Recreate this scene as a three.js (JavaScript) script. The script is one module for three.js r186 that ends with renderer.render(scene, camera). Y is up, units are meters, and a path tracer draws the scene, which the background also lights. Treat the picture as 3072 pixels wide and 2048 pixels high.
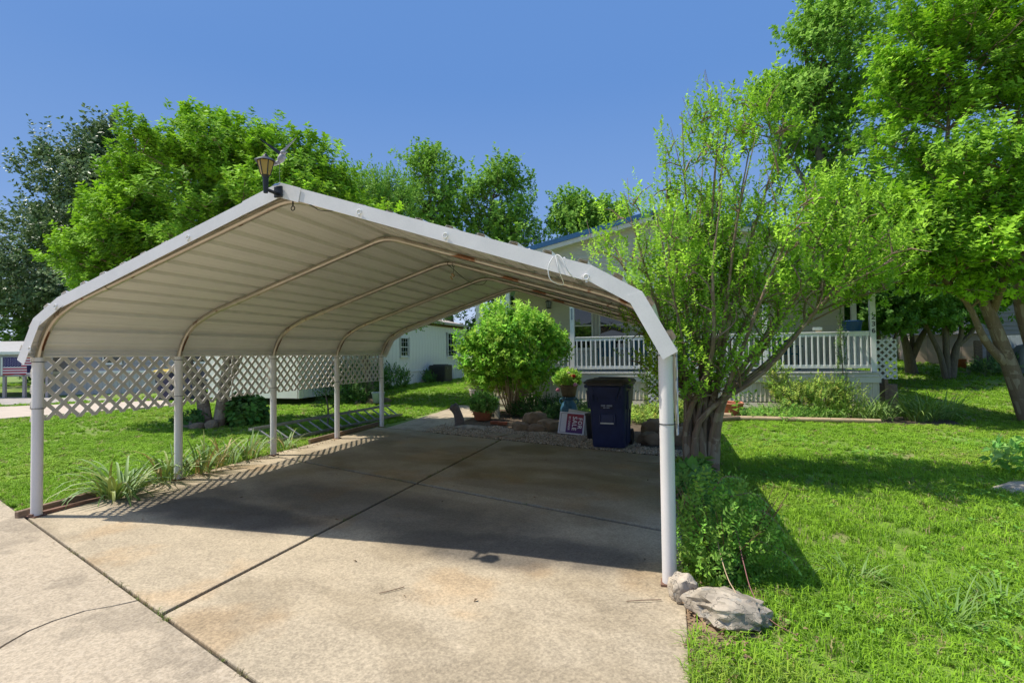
import * as THREE from 'three';
import { RoundedBoxGeometry } from 'three/addons/geometries/RoundedBoxGeometry.js';
import { mergeGeometries, mergeVertices, toCreasedNormals } from 'three/addons/utils/BufferGeometryUtils.js';
import { FontLoader } from 'three/addons/loaders/FontLoader.js';
import { TextGeometry } from 'three/addons/geometries/TextGeometry.js';

// ---------------------------------------------------------------- camera, sky, sun, exposure
const scene = new THREE.Scene();
const camera = new THREE.PerspectiveCamera(65.53, 1024 / 682, 0.05, 600);
camera.position.set(2.934, 1.493, 3.602);
camera.rotation.set(0.0246, 0.2885, -0.012, 'YXZ');
const renderer = new THREE.WebGLRenderer({ antialias: true });
renderer.setSize(1024, 682);
renderer.toneMapping = THREE.LinearToneMapping;
renderer.toneMappingExposure = 1.25;
renderer.shadowMap.enabled = true;

const sunDir = new THREE.Vector3(-0.55, 1, 0.13).normalize();
const sun = new THREE.DirectionalLight(new THREE.Color().setRGB(1, 0.94, 0.84), 4.2);
sun.position.copy(sunDir).multiplyScalar(60);
sun.target.position.set(0, 0, -6);
sun.position.add(sun.target.position);
sun.castShadow = true;
sun.shadow.mapSize.set(4096, 4096);
Object.assign(sun.shadow.camera, { left: -40, right: 40, top: 40, bottom: -40, near: 1, far: 150 });
scene.add(sun, sun.target);
{ // clear sky: one gradient with height, horizon and sun glow raised as added fill
  const W = 256, H = 128, d = new Float32Array(W * H * 4), v = new THREE.Vector3();
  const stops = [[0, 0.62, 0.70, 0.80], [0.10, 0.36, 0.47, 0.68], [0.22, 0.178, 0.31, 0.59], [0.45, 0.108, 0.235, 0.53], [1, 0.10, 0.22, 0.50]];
  for (let r = 0; r < H; r++) for (let c = 0; c < W; c++) {
    const el = ((r + 0.5) / H - 0.5) * Math.PI, az = ((c + 0.5) / W - 0.5) * 2 * Math.PI;
    v.set(Math.cos(el) * Math.cos(az), Math.sin(el), Math.cos(el) * Math.sin(az));
    const y = Math.max(0, v.y); let k = 0; while (k < 3 && y > stops[k + 1][0]) k++;
    const a = stops[k], b = stops[k + 1], t = (y - a[0]) / (b[0] - a[0]);
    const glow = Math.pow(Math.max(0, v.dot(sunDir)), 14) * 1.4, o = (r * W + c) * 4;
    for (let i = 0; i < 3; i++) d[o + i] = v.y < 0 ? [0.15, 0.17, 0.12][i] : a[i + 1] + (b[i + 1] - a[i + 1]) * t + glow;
    d[o + 3] = 1;
  }
  const t = new THREE.DataTexture(d, W, H, THREE.RGBAFormat, THREE.FloatType);
  t.mapping = THREE.EquirectangularReflectionMapping; t.magFilter = THREE.LinearFilter; t.minFilter = THREE.LinearFilter; t.needsUpdate = true;
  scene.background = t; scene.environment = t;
}

// ---------------------------------------------------------------- helpers
function rngOf(seed) { let a = seed >>> 0; return () => { a = (a + 0x6D2B79F5) | 0; let t = Math.imul(a ^ (a >>> 15), 1 | a); t = (t + Math.imul(t ^ (t >>> 7), 61 | t)) ^ t; return ((t ^ (t >>> 14)) >>> 0) / 4294967296; }; }
const V = (x, y, z) => new THREE.Vector3(x, y, z);
const lerp = (a, b, t) => a + (b - a) * t, clamp = (x, a, b) => Math.min(b, Math.max(a, x));
const ss = (a, b, x) => { const t = clamp((x - a) / (b - a), 0, 1); return t * t * (3 - 2 * t); };
const lin = (r, g, b) => new THREE.Color().setRGB(r, g, b);
function hash2(x, y, s) { let h = Math.imul(x | 0, 374761393) + Math.imul(y | 0, 668265263) + Math.imul(s | 0, 1442695041); h = Math.imul(h ^ (h >>> 13), 1274126177); return ((h ^ (h >>> 16)) >>> 0) / 4294967296; }
// value noise; p > 0 makes it repeat every p cells
function vnoise(x, y, s, p = 0) {
  const xi = Math.floor(x), yi = Math.floor(y), fx = x - xi, fy = y - yi, u = fx * fx * (3 - 2 * fx), w = fy * fy * (3 - 2 * fy);
  const m = (n) => p ? ((n % p) + p) % p : n, X0 = m(xi), X1 = m(xi + 1), Y0 = m(yi), Y1 = m(yi + 1);
  return lerp(lerp(hash2(X0, Y0, s), hash2(X1, Y0, s), u), lerp(hash2(X0, Y1, s), hash2(X1, Y1, s), u), w);
}
function fbm(x, y, s, oct = 4, p = 0) { let a = 0.5, v = 0, n = 0; for (let i = 0; i < oct; i++) { v += a * vnoise(x, y, s + i * 17, p); n += a; a *= 0.5; x *= 2; y *= 2; p *= 2; } return v / n; }
function noise3(x, y, z, s) { return (vnoise(x + z * 0.73, y - z * 0.41, s) + vnoise(y + x * 0.37 + 9.1, z - x * 0.29, s + 5) + vnoise(z + y * 0.31, x + y * 0.17 + 4.3, s + 9)) / 3; }
const toS = (c) => 255 * (c <= 0.0031308 ? 12.92 * c : 1.055 * Math.pow(Math.max(c, 0), 1 / 2.4) - 0.055);
function tex(n, fn, srgb = true, repeat = true) {          // fn(u, v) -> [r, g, b] linear
  const d = new Uint8Array(n * n * 4);
  for (let y = 0; y < n; y++) for (let x = 0; x < n; x++) { const c = fn((x + 0.5) / n, (y + 0.5) / n), o = (y * n + x) * 4; for (let i = 0; i < 3; i++) d[o + i] = clamp(srgb ? toS(c[i]) : c[i] * 255, 0, 255); d[o + 3] = 255; }
  const t = new THREE.DataTexture(d, n, n, THREE.RGBAFormat); if (srgb) t.colorSpace = THREE.SRGBColorSpace;
  t.magFilter = THREE.LinearFilter; t.minFilter = THREE.LinearMipmapLinearFilter; t.generateMipmaps = true;
  if (repeat) t.wrapS = t.wrapT = THREE.RepeatWrapping; t.needsUpdate = true; return t;
}
function matOf(name, o, tileMetres = 0) { const m = new (o.transmission || o.clearcoat || o.sheen ? THREE.MeshPhysicalMaterial : THREE.MeshStandardMaterial)(o); m.name = name; m.userData.tile = tileMetres; return m; }
function noisy(name, c, amount, tile, o = {}, streak = 1, seed = 3) {     // a colour with coarse and fine grain, uv in metres
  const t = tex(256, (u, v) => { const k = 1 + amount * ((fbm(u * 8, v * 8 * streak, seed, 5, 8) - 0.5) * 1.6 + (hash2(u * 256, v * 256, seed) - 0.5) * 0.5); return [c[0] * k, c[1] * k, c[2] * k]; });
  return matOf(name, { map: t, roughness: 0.8, ...o }, tile);
}
const used = {};
function numbered(n) { if (!(n in used)) { used[n] = 0; return n; } return n + '_' + String(++used[n]).padStart(3, '0'); }
function uvMetres(g, s) {
  if (g.userData.uvd === s) return g; g.userData.uvd = s;
  const p = g.attributes.position, n = g.attributes.normal, a = new Float32Array(p.count * 2);
  for (let i = 0; i < p.count; i++) {
    const nx = Math.abs(n.getX(i)), ny = Math.abs(n.getY(i)), nz = Math.abs(n.getZ(i));
    const u = nx > ny && nx > nz ? p.getZ(i) : p.getX(i), v = ny >= nx && ny >= nz ? p.getZ(i) : p.getY(i);
    a[2 * i] = u / s; a[2 * i + 1] = v / s;
  }
  g.setAttribute('uv', new THREE.BufferAttribute(a, 2)); return g;
}
function joined(gs) { if (!Array.isArray(gs)) return gs; if (gs.length === 1) return gs[0]; return mergeGeometries(gs.map((g) => { const q = g.index ? g.toNonIndexed() : g.clone(); for (const k of Object.keys(q.attributes)) if (!['position', 'normal'].includes(k)) q.deleteAttribute(k); return q; })); }
function mesh(name, geos, m, parent, keepUv = false) {
  const g = joined(geos);
  if (!keepUv && m.userData.tile) uvMetres(g, m.userData.tile);
  const o = new THREE.Mesh(g, m); o.name = parent && parent !== scene ? name : numbered(name); o.castShadow = o.receiveShadow = true;
  (parent || scene).add(o); return o;
}
function tag(o, label, category, group) { o.userData.label = label; o.userData.category = category; if (group) o.userData.group = group; return o; }
function thing(name, label, category, [x, y, z] = [0, 0, 0], turn = 0, group) { const o = new THREE.Group(); o.name = numbered(name); o.position.set(x, y, z); o.rotation.y = turn; scene.add(o); return tag(o, label, category, group); }
function struct(o) { o.userData.kind = 'structure'; return o; }
function stuff(o) { o.userData.kind = 'stuff'; return o; }
function copyOf(src, label, [x, y, z], turn = 0, scale = 1) { const c = src.clone(); c.name = numbered(src.name.replace(/_\d{3}$/, '')); c.position.set(x, y, z); c.rotation.y = turn; c.scale.setScalar(scale); c.userData = { ...src.userData, label }; scene.add(c); return c; }
const bx = (w, h, d, x = 0, y = 0, z = 0) => new THREE.BoxGeometry(w, h, d).translate(x, y, z);
const rb = (w, h, d, x = 0, y = 0, z = 0, r = 0.006, s = 2) => new RoundedBoxGeometry(w, h, d, s, Math.min(r, w / 2.01, h / 2.01, d / 2.01)).translate(x, y, z);
const cyl = (r0, r1, h, x = 0, y = 0, z = 0, n = 18, open = false) => new THREE.CylinderGeometry(r1, r0, h, n, 1, open).translate(x, y + h / 2, z);
function prism(poly, depth, bevel = 0) { const s = new THREE.Shape(poly.map(([x, y]) => new THREE.Vector2(x, y))); return new THREE.ExtrudeGeometry(s, { depth, bevelEnabled: bevel > 0, bevelSize: bevel, bevelThickness: bevel, bevelSegments: 2, bevelOffset: -bevel }); }
function slabOf(poly, top, thick, bevel = 0.006) { // polygon in x, z
  const g = prism(poly.map(([x, z]) => [x, -z]), thick - 2 * bevel, bevel); g.rotateX(-Math.PI / 2); g.translate(0, top - thick + bevel, 0); return g;
}
// tube with its own radius at every point
function taper(pts, radii, seg = 7, smooth = 0) {
  let P = pts, R = radii;
  if (smooth) { const c = new THREE.CatmullRomCurve3(pts, false, 'centripetal'); P = []; R = []; const n = (pts.length - 1) * smooth; for (let i = 0; i <= n; i++) { const t = i / n; P.push(c.getPoint(t)); const f = t * (radii.length - 1), k = Math.min(Math.floor(f), radii.length - 2); R.push(lerp(radii[k], radii[k + 1], f - k)); } }
  const pos = [], nor = [], idx = []; let u = null;
  for (let i = 0; i < P.length; i++) {
    const d = P[Math.min(i + 1, P.length - 1)].clone().sub(P[Math.max(i - 1, 0)]).normalize();
    if (!u) u = Math.abs(d.y) < 0.9 ? V(0, 1, 0).cross(d).normalize() : V(1, 0, 0).cross(d).normalize();
    u.sub(d.clone().multiplyScalar(u.dot(d))).normalize(); const w = d.clone().cross(u);
    for (let k = 0; k < seg; k++) { const a = k / seg * 2 * Math.PI, n = u.clone().multiplyScalar(Math.cos(a)).addScaledVector(w, Math.sin(a)); pos.push(P[i].x + n.x * R[i], P[i].y + n.y * R[i], P[i].z + n.z * R[i]); nor.push(n.x, n.y, n.z); }
  }
  for (let i = 0; i < P.length - 1; i++) for (let k = 0; k < seg; k++) { const a = i * seg + k, b = i * seg + (k + 1) % seg; idx.push(a, b, a + seg, b, b + seg, a + seg); }
  for (const [s, e] of [[0, 1], [(P.length - 1) * seg, 0]]) for (let k = 1; k < seg - 1; k++) e ? idx.push(s, s + k + 1, s + k) : idx.push(s, s + k, s + k + 1);
  const g = new THREE.BufferGeometry(); g.setAttribute('position', new THREE.Float32BufferAttribute(pos, 3)); g.setAttribute('normal', new THREE.Float32BufferAttribute(nor, 3)); g.setIndex(idx); return g;
}
const rod = (a, b, r, seg = 8) => taper([a, b], [r, r], seg);
// rounded-rectangle sections [y, w, d, r, dx, dz] joined into one skin
function loft(secs, n = 6, caps = true) {
  const ring = ([y, w, d, r, dx = 0, dz = 0]) => { const o = []; for (const [sx, sz, a0] of [[1, 1, 0], [-1, 1, 1], [-1, -1, 2], [1, -1, 3]]) for (let i = 0; i <= n; i++) { const a = (a0 + i / n) * Math.PI / 2; o.push([dx + sx * (w / 2 - r) + Math.cos(a) * r, y, dz + sz * (d / 2 - r) + Math.sin(a) * r]); } return o; };
  const rings = secs.map(ring), m = rings[0].length, pos = [], idx = [];
  rings.forEach((q) => q.forEach((v) => pos.push(...v)));
  for (let i = 0; i < rings.length - 1; i++) for (let k = 0; k < m; k++) { const a = i * m + k, b = i * m + (k + 1) % m; idx.push(a, a + m, b, b, a + m, b + m); }
  if (caps) { for (let k = 1; k < m - 1; k++) idx.push(0, k, k + 1); const s = (rings.length - 1) * m; for (let k = 1; k < m - 1; k++) idx.push(s, s + k + 1, s + k); }
  const g = new THREE.BufferGeometry(); g.setAttribute('position', new THREE.Float32BufferAttribute(pos, 3)); g.setIndex(idx); g.computeVertexNormals(); return toCreasedNormals(g, 0.6);
}
function lathe(pts, n = 28) { return new THREE.LatheGeometry(pts.map(([r, y]) => new THREE.Vector2(r, y)), n); }
function rockGeo(seed, sx, sy, sz, rough = 0.35, detail = 4) {
  let g = new THREE.IcosahedronGeometry(1, detail); g = mergeVertices(g.deleteAttribute('uv').deleteAttribute('normal'), 1e-4);
  const p = g.attributes.position, v = new THREE.Vector3();
  for (let i = 0; i < p.count; i++) {
    v.fromBufferAttribute(p, i); const n = noise3(v.x * 1.5 + 7, v.y * 1.5, v.z * 1.5, seed) - 0.5, n2 = noise3(v.x * 4, v.y * 6 + 3, v.z * 4, seed + 31) - 0.5, n3 = noise3(v.x * 11, v.y * 14, v.z * 11, seed + 77) - 0.5;
    const led = Math.abs(noise3(v.x * 2.5, v.y * 7 + 1.5, v.z * 2.5, seed + 55) - 0.5), k = 1 + rough * (n * 2.0 + n2 * 1.0 + n3 * 0.45 - (led < 0.05 ? 0.22 * (1 - led / 0.05) : 0)); v.multiplyScalar(k); v.y = Math.sign(v.y) * Math.pow(Math.abs(v.y), 0.75);
    p.setXYZ(i, v.x * sx, v.y * sy, v.z * sz);
  }
  g.computeVertexNormals(); return toCreasedNormals(g, 0.9);
}
function terrain(x, z) { const hl = 0.22 * ss(10, 15, -z), t = Math.max(0, -z - 11), hr = t < 12 ? 0.0063 * t * t : 0.907 + 0.04 * (t - 12), w = ss(-3, 9, x); return hl * (1 - w) + hr * w; }
const GROUND = -0.03;
// ---------------------------------------------------------------- materials
const M = {};
M.white = noisy('white paint', [0.78, 0.77, 0.73], 0.10, 0.7, { roughness: 0.55 });
M.pvc = noisy('white plastic pipe', [0.75, 0.72, 0.69], 0.16, 0.9, { roughness: 0.42 }, 0.2);
M.fascia = noisy('white sheet trim', [0.82, 0.79, 0.76], 0.12, 1.3, { roughness: 0.4 });
M.roof = noisy('off-white roof sheet', [0.82, 0.79, 0.76], 0.08, 1.1, { roughness: 0.42, side: THREE.DoubleSide }, 0.3);
M.steel = (() => { const t = tex(512, (u, v) => { const k = 0.8 + 0.4 * fbm(u * 12, v * 12, 81, 4, 12), r = ss(0.62, 0.70, fbm(u * 6, v * 6, 83, 6, 6)); return [lerp(0.55 * k, 0.24, r), lerp(0.50 * k, 0.115, r), lerp(0.42 * k, 0.06, r)]; }); return matOf('galvanised tube with rust spots', { map: t, roughness: 0.32, metalness: 0.78 }, 1.2); })();
M.rail = noisy('rusty base rail', [0.22, 0.12, 0.08], 0.6, 0.4, { roughness: 0.8 }, 0.3);
M.black = matOf('black plastic', { color: lin(0.018, 0.018, 0.02), roughness: 0.45 });
M.siding = noisy('cream vinyl siding', [0.56, 0.53, 0.41], 0.07, 1.2, { roughness: 0.5 }, 3);
M.trim = noisy('cream trim', [0.66, 0.63, 0.53], 0.10, 0.9, { roughness: 0.55 });
M.skirt = noisy('cream skirting', [0.64, 0.59, 0.44], 0.20, 1.1, { roughness: 0.55 }, 0.25);
M.deck = noisy('painted deck board', [0.55, 0.54, 0.5], 0.3, 0.5, { roughness: 0.7 });
M.blueRoof = noisy('blue metal roofing', [0.035, 0.12, 0.24], 0.12, 1.5, { roughness: 0.4, metalness: 0.2 });
M.glass = matOf('window glass', { color: lin(0.015, 0.018, 0.018), roughness: 0.03, metalness: 0, clearcoat: 1, clearcoatRoughness: 0.02 });
M.navy = noisy('navy plastic', [0.022, 0.030, 0.095], 0.35, 0.8, { roughness: 0.5 });
M.lid = noisy('dark brown lid plastic', [0.04, 0.032, 0.03], 0.4, 0.5, { roughness: 0.5 });
M.terra = noisy('terracotta', [0.42, 0.13, 0.055], 0.3, 0.4, { roughness: 0.85 });
M.brick = noisy('red brick', [0.36, 0.12, 0.065], 0.5, 0.2, { roughness: 0.95 });
M.wood = noisy('weathered wood', [0.25, 0.17, 0.11], 0.55, 0.6, { roughness: 0.9 }, 5, 12);
M.pale = noisy('peeled log', [0.50, 0.36, 0.22], 0.4, 0.6, { roughness: 0.9 }, 5, 14);
M.alu = noisy('dull aluminium', [0.30, 0.29, 0.28], 0.35, 0.5, { roughness: 0.55, metalness: 0.5 });
M.stone = (() => { const t = tex(512, (u, v) => { const a = fbm(u * 6, v * 6, 5, 6, 6), b = fbm(u * 4, v * 14 + 2 * a, 9, 5, 4), c = hash2(u * 512, v * 512, 2), e = Math.abs(fbm(u * 7, v * 9, 15, 5, 7) - 0.5); let k = 0.35 + 0.95 * a + 0.22 * (c - 0.5); if (e < 0.008) k *= 0.6; k *= lerp(1, 0.78, ss(0.52, 0.68, b)); const w = ss(0.60, 0.72, fbm(u * 9, v * 9, 25, 4, 9)); return [lerp(0.58 * k, 0.48 * k, w), lerp(0.49 * k, 0.44 * k, w), lerp(0.37 * k, 0.37 * k, w)]; }); return matOf('weathered limestone', { map: t, bumpMap: t, bumpScale: 0.02, roughness: 0.95 }, 0.55); })();
M.brown = (() => { const t = tex(256, (u, v) => { const a = fbm(u * 6, v * 6, 25, 5, 6), c = hash2(u * 256, v * 256, 12); const k = 0.55 + 0.7 * a + 0.2 * (c - 0.5); return [0.27 * k, 0.19 * k, 0.12 * k]; }); return matOf('brown rock', { map: t, bumpMap: t, bumpScale: 0.01, roughness: 0.95 }, 0.5); })();
M.bark = (() => { const t = tex(256, (u, v) => { const a = fbm(u * 5, v * 4, 51, 4, 5), k = 0.75 + 0.5 * fbm(u * 20, v * 4, 53, 3, 20); return a > 0.55 ? [0.36 * k, 0.27 * k, 0.19 * k] : [0.24 * k, 0.16 * k, 0.105 * k]; }); return matOf('smooth mottled bark', { map: t, bumpMap: t, bumpScale: 0.006, roughness: 0.85 }, 0.5); })();
M.barkGrey = (() => { const t = tex(256, (u, v) => { const k = 0.5 + 0.9 * fbm(u * 24, v * 4, 63, 4, 24); return [0.19 * k, 0.15 * k, 0.115 * k]; }); return matOf('grey furrowed bark', { map: t, bumpMap: t, bumpScale: 0.012, roughness: 0.95 }, 0.4); })();
const leafMat = (name, rough = 0.55, tr = 0.35, coat = 0.10) => matOf(name, { color: lin(1, 1, 1), roughness: 1, transmission: tr, thickness: 0, side: THREE.DoubleSide, clearcoat: coat, clearcoatRoughness: rough, specularIntensity: 0.35 });
M.leaf = leafMat('leaf', 0.36, 0.30);
M.grass = leafMat('grass blade', 0.5, 0.22, 0.08);
M.soil = noisy('mulch soil', [0.10, 0.072, 0.045], 0.7, 0.7, { roughness: 1 });

// concrete of the parking pad: 9 m x 9 m, x -4.5..4.5, z -6.5..2.5, with its stains
function field(n, x0, z0, size, fn) { const d = new Float32Array((n + 1) * (n + 1)); for (let j = 0; j <= n; j++) for (let i = 0; i <= n; i++) d[j * (n + 1) + i] = fn(x0 + i / n * size, z0 + j / n * size); return (x, z) => { const u = clamp((x - x0) / size * n, 0, n - 1e-6), v = clamp((z - z0) / size * n, 0, n - 1e-6), i = Math.floor(u), j = Math.floor(v), o = j * (n + 1) + i; return lerp(lerp(d[o], d[o + 1], u - i), lerp(d[o + n + 1], d[o + n + 2], u - i), v - j); }; }
const padTex = (() => {
  const st = (cx, cz, rx, rz, rot, seed) => (x, z) => { const dx = x - cx, dz = z - cz, a = dx * Math.cos(rot) + dz * Math.sin(rot), b = -dx * Math.sin(rot) + dz * Math.cos(rot), e = Math.exp(-(a * a / (rx * rx) + b * b / (rz * rz))); return e < 0.02 ? 0 : ss(0.22, 0.75, e * (0.45 + 1.1 * fbm(x * 2.3 + seed, z * 2.3, seed, 6))); };
  const s1 = st(-1.3, -0.55, 1.5, 0.42, 0.12, 131), s2 = st(1.7, -0.35, 1.3, 0.4, 0.1, 133), s3 = st(0.3, -1.0, 2.4, 0.6, 0.25, 135), s4 = st(-1.9, -1.1, 0.8, 0.3, 0.2, 139);
  const F = (fn, n = 420) => field(n, -4.5, -6.5, 9, fn);
  const tone = F((x, z) => 0.26 * (fbm(x * 0.7 + 3, z * 0.7, 101, 4) - 0.5) + 0.30 * (fbm(x * 2.6 + z * 0.9, z * 4.6 - x * 1.4, 111, 5) - 0.5)), tyre = F((x, z) => Math.max(s1(x, z), s2(x, z), 0.7 * s3(x, z), 0.5 * s4(x, z))), moss = F((x, z) => ss(0.50, 0.72, fbm(x * 1.1, z * 1.1 + 4, 151, 6)) * ss(-1.2, -2.6, z) * 0.75), grime = F((x, z) => ss(0.46, 0.62, fbm(x * 1.1 + 8 + z * 0.4, z * 1.9 - x * 0.6, 161, 6)) * 0.62), rust = F((x, z) => ss(0.58, 0.75, fbm(x * 1.7 + 2, z * 1.7 + 9, 171, 5)) * 0.5);
  return tex(2048, (u, v) => {
    const x = u * 9 - 4.5, z = v * 9 - 6.5, gr = hash2(u * 2048, v * 2048, 7) - 0.5, gr2 = vnoise(x * 90, z * 90, 17) - 0.5, grainy = 0.6 + 0.4 * ss(-3, 0.5, z);
    const k = 1 + tone(x, z) + grainy * (0.34 * gr + 0.44 * gr2 + 0.10 * (vnoise(x * 31, z * 31, 19) - 0.5)), t = tyre(x, z), m = moss(x, z), g = grime(x, z), r = rust(x, z);
    const mul = (a, q, b) => a * lerp(1, b, q);
    return [mul(mul(mul(mul(0.435 * k, t, 0.36), m, 0.66), g, 0.74), r, 1.04), mul(mul(mul(mul(0.357 * k, t, 0.37), m, 0.62), g, 0.72), r, 0.86), mul(mul(mul(mul(0.245 * k, t, 0.41), m, 0.44), g, 0.68), r, 0.66)];
  }, true, false);
})();
M.pad = matOf('pad concrete', { map: padTex, roughness: 0.9 });
const apronTex = tex(1024, (u, v) => {
  const big = 1.1 * (fbm(u * 9, v * 9, 201, 6, 9) - 0.5), gr = hash2(u * 1024, v * 1024, 7) - 0.5, gr2 = vnoise(u * 380, v * 380, 17, 380) - 0.5, peb = ss(0.72, 0.85, vnoise(u * 210, v * 210, 29, 210));
  const k = 1 + 0.24 * big + 0.34 * gr + 0.44 * gr2 + 0.08 * (vnoise(u * 120, v * 120, 23, 120) - 0.5), st = ss(0.52, 0.7, fbm(u * 16, v * 16, 221, 6, 16)) * 0.22;
  return [lerp(0.43 * k, 0.55, peb * 0.5) * (1 - st), lerp(0.352 * k, 0.46, peb * 0.5) * (1 - st), lerp(0.25 * k, 0.34, peb * 0.5) * (1 - st)];
});
M.apron = matOf('exposed aggregate concrete', { map: apronTex, bumpMap: apronTex, bumpScale: 0.004, roughness: 0.92 }, 4);
M.joint = noisy('joint dirt', [0.06, 0.047, 0.03], 0.8, 0.3, { roughness: 1 });

// ---------------------------------------------------------------- ground
{ // one sheet to the horizon
  const xs = [], zs = []; for (let i = -300; i <= 300; i += Math.abs(i) < 36 ? 1.2 : 12) { xs.push(i); zs.push(i); }
  const pos = [], uv = [], idx = [], n = xs.length;
  for (const z of zs) for (const x of xs) { pos.push(x, terrain(x, z) + GROUND, z); uv.push(x / 5, z / 5); }
  for (let j = 0; j < n - 1; j++) for (let i = 0; i < n - 1; i++) { const a = j * n + i; idx.push(a, a + n, a + 1, a + 1, a + n, a + n + 1); }
  const g = new THREE.BufferGeometry(); g.setAttribute('position', new THREE.Float32BufferAttribute(pos, 3)); g.setAttribute('uv', new THREE.Float32BufferAttribute(uv, 2)); g.setIndex(idx); g.computeVertexNormals();
  const t = tex(512, (u, v) => { const a = fbm(u * 9, v * 9, 301, 5, 9), b = hash2(u * 512, v * 512, 3), k = 0.6 + 0.8 * a + 0.5 * (b - 0.5), d = ss(0.58, 0.72, fbm(u * 6, v * 6, 321, 4, 6)); return [lerp(0.16 * k, 0.27, d * 0.6), lerp(0.245 * k, 0.24, d * 0.6), lerp(0.035 * k, 0.11, d * 0.6)]; });
  const o = mesh('ground', g, matOf('turf', { map: t, roughness: 1 }), scene, true); struct(o);
}
const FRONT = (x) => 1.17 + 0.375 * x, MID = (x) => -2.09 + 0.357 * x, BACK = (x) => -5.33 + 0.33 * x, CX = 0.06, XL = -3.0, XR = 3.0;
{ // parking pad: four slabs with open joints
  const pad = new THREE.Group(); pad.name = 'parking_pad'; struct(pad); scene.add(pad);
  const j = 0.017, quad = (x0, x1, a, b) => [[x0, a(x0)], [x1, a(x1)], [x1, b(x1)], [x0, b(x0)]];
  const off = (f, d) => (x) => f(x) + d;
  for (const [x0, x1] of [[XL, CX - j], [CX + j, XR]]) for (const [a, b] of [[off(FRONT, -j), off(MID, 0.028)], [off(MID, -0.028), BACK]]) {
    const g = slabOf(quad(x0, x1, b, a).map(([x, z]) => [x, z]), 0, 0.1, 0.008), p = g.attributes.position, uv = new Float32Array(p.count * 2);
    for (let i = 0; i < p.count; i++) { uv[2 * i] = (p.getX(i) + 4.5) / 9; uv[2 * i + 1] = (p.getZ(i) + 6.5) / 9; }
    g.setAttribute('uv', new THREE.BufferAttribute(uv, 2)); mesh('concrete_slab', g, M.pad, pad, true);
  }
  const strip = (pts, w) => { const gs = []; for (let i = 0; i < pts.length - 1; i++) { const [a, b] = [pts[i], pts[i + 1]], dx = b[0] - a[0], dz = b[1] - a[1], l = Math.hypot(dx, dz), nx = -dz / l * w, nz = dx / l * w; gs.push(slabOf([[a[0] - nx, a[1] - nz], [b[0] - nx, b[1] - nz], [b[0] + nx, b[1] + nz], [a[0] + nx, a[1] + nz]], -0.018, 0.03, 0)); } return gs; };
  mesh('joint_filler', strip([[XL, MID(XL)], [XR, MID(XR)]], 0.034), M.joint, pad);
  mesh('joint_filler', strip([[CX, FRONT(CX)], [CX, BACK(CX)]], 0.019), M.joint, pad);
  mesh('joint_filler', strip([[-9, FRONT(-9)], [XR, FRONT(XR)]], 0.018), M.joint, pad);
  // apron towards the street, split by one crack
  const ap = new THREE.Group(); ap.name = 'driveway_apron'; struct(ap); scene.add(ap);
  const rg = rngOf(5), crack = []; for (const [x, z] of [[-0.25, 1.078], [-0.32, 1.17], [-0.42, 1.26], [-0.48, 1.40], [-0.49, 1.52], [-0.45, 1.64], [-0.40, 1.76], [-0.30, 2.1], [-0.1, 3.0], [0.1, 6]]) crack.push([x + (rg() - 0.5) * 0.012, z + (rg() - 0.5) * 0.012]);
  const gap = 0.0075;
  const left = [[-9, FRONT(-9)], [-9, 4], ...crack.slice().reverse().map(([x, z]) => [x - gap, z])], right = [...crack.map(([x, z]) => [x + gap, z]), [XR + 0.06, 6], [XR, FRONT(XR)]];
  left[left.length - 1][1] = FRONT(left[left.length - 1][0]) ; right[0][1] = FRONT(right[0][0]);
  for (const poly of [left, right]) { const off2 = poly.map(([x, z]) => [x, z + 0.010]); mesh('concrete_slab', slabOf(off2.reverse(), 0.002, 0.1, 0.003), M.apron, ap); }
  mesh('joint_filler', strip(crack, 0.03), M.joint, ap);
}
{ // concrete street in front of the drives
  struct(mesh('street', slabOf([[-60, FRONT(-60) + 6.2], [60, FRONT(60) + 6.2], [60, FRONT(60) + 16], [-60, FRONT(-60) + 16]], 0.004, 0.1), M.apron));
}
{ // path towards the side yard
  const p = new THREE.Group(); p.name = 'garden_path'; struct(p); scene.add(p);
  const e = [[-2.75, -1.45, -6.3, -5.9], [-2.85, -1.55, -7.9, -7.5], [-2.95, -1.65, -9.5, -9.1], [-3.1, -1.8, -11.2, -10.8]];
  for (let i = 0; i < 3; i++) { const a = e[i], b = e[i + 1]; mesh('path_slab', slabOf([[b[0], b[2] + 0.01], [b[1], b[3] + 0.01], [a[1], a[3]], [a[0], a[2]]].reverse(), terrain(-2.3, (a[2] + b[2]) / 2) + 0.0, 0.1, 0.006), M.apron, p); }
}
{ // neighbour's drive beyond the left lawn
  const p = struct(mesh('neighbour_driveway', slabOf([[-13.6, -5.3], [-17.7, -8.0], [-14.2, -11.0], [-12.2, -9.4]], 0.02, 0.1), noisy('pale concrete', [0.52, 0.43, 0.34], 0.18, 2, { roughness: 0.9 })));
  const q = struct(mesh('gravel_drive', slabOf([[-18.6, -8.6], [-30, -14], [-26, -17], [-15.5, -12.4]], 0.01, 0.1), noisy('grey gravel', [0.38, 0.34, 0.30], 0.4, 1.2, { roughness: 1 })));
}
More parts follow.
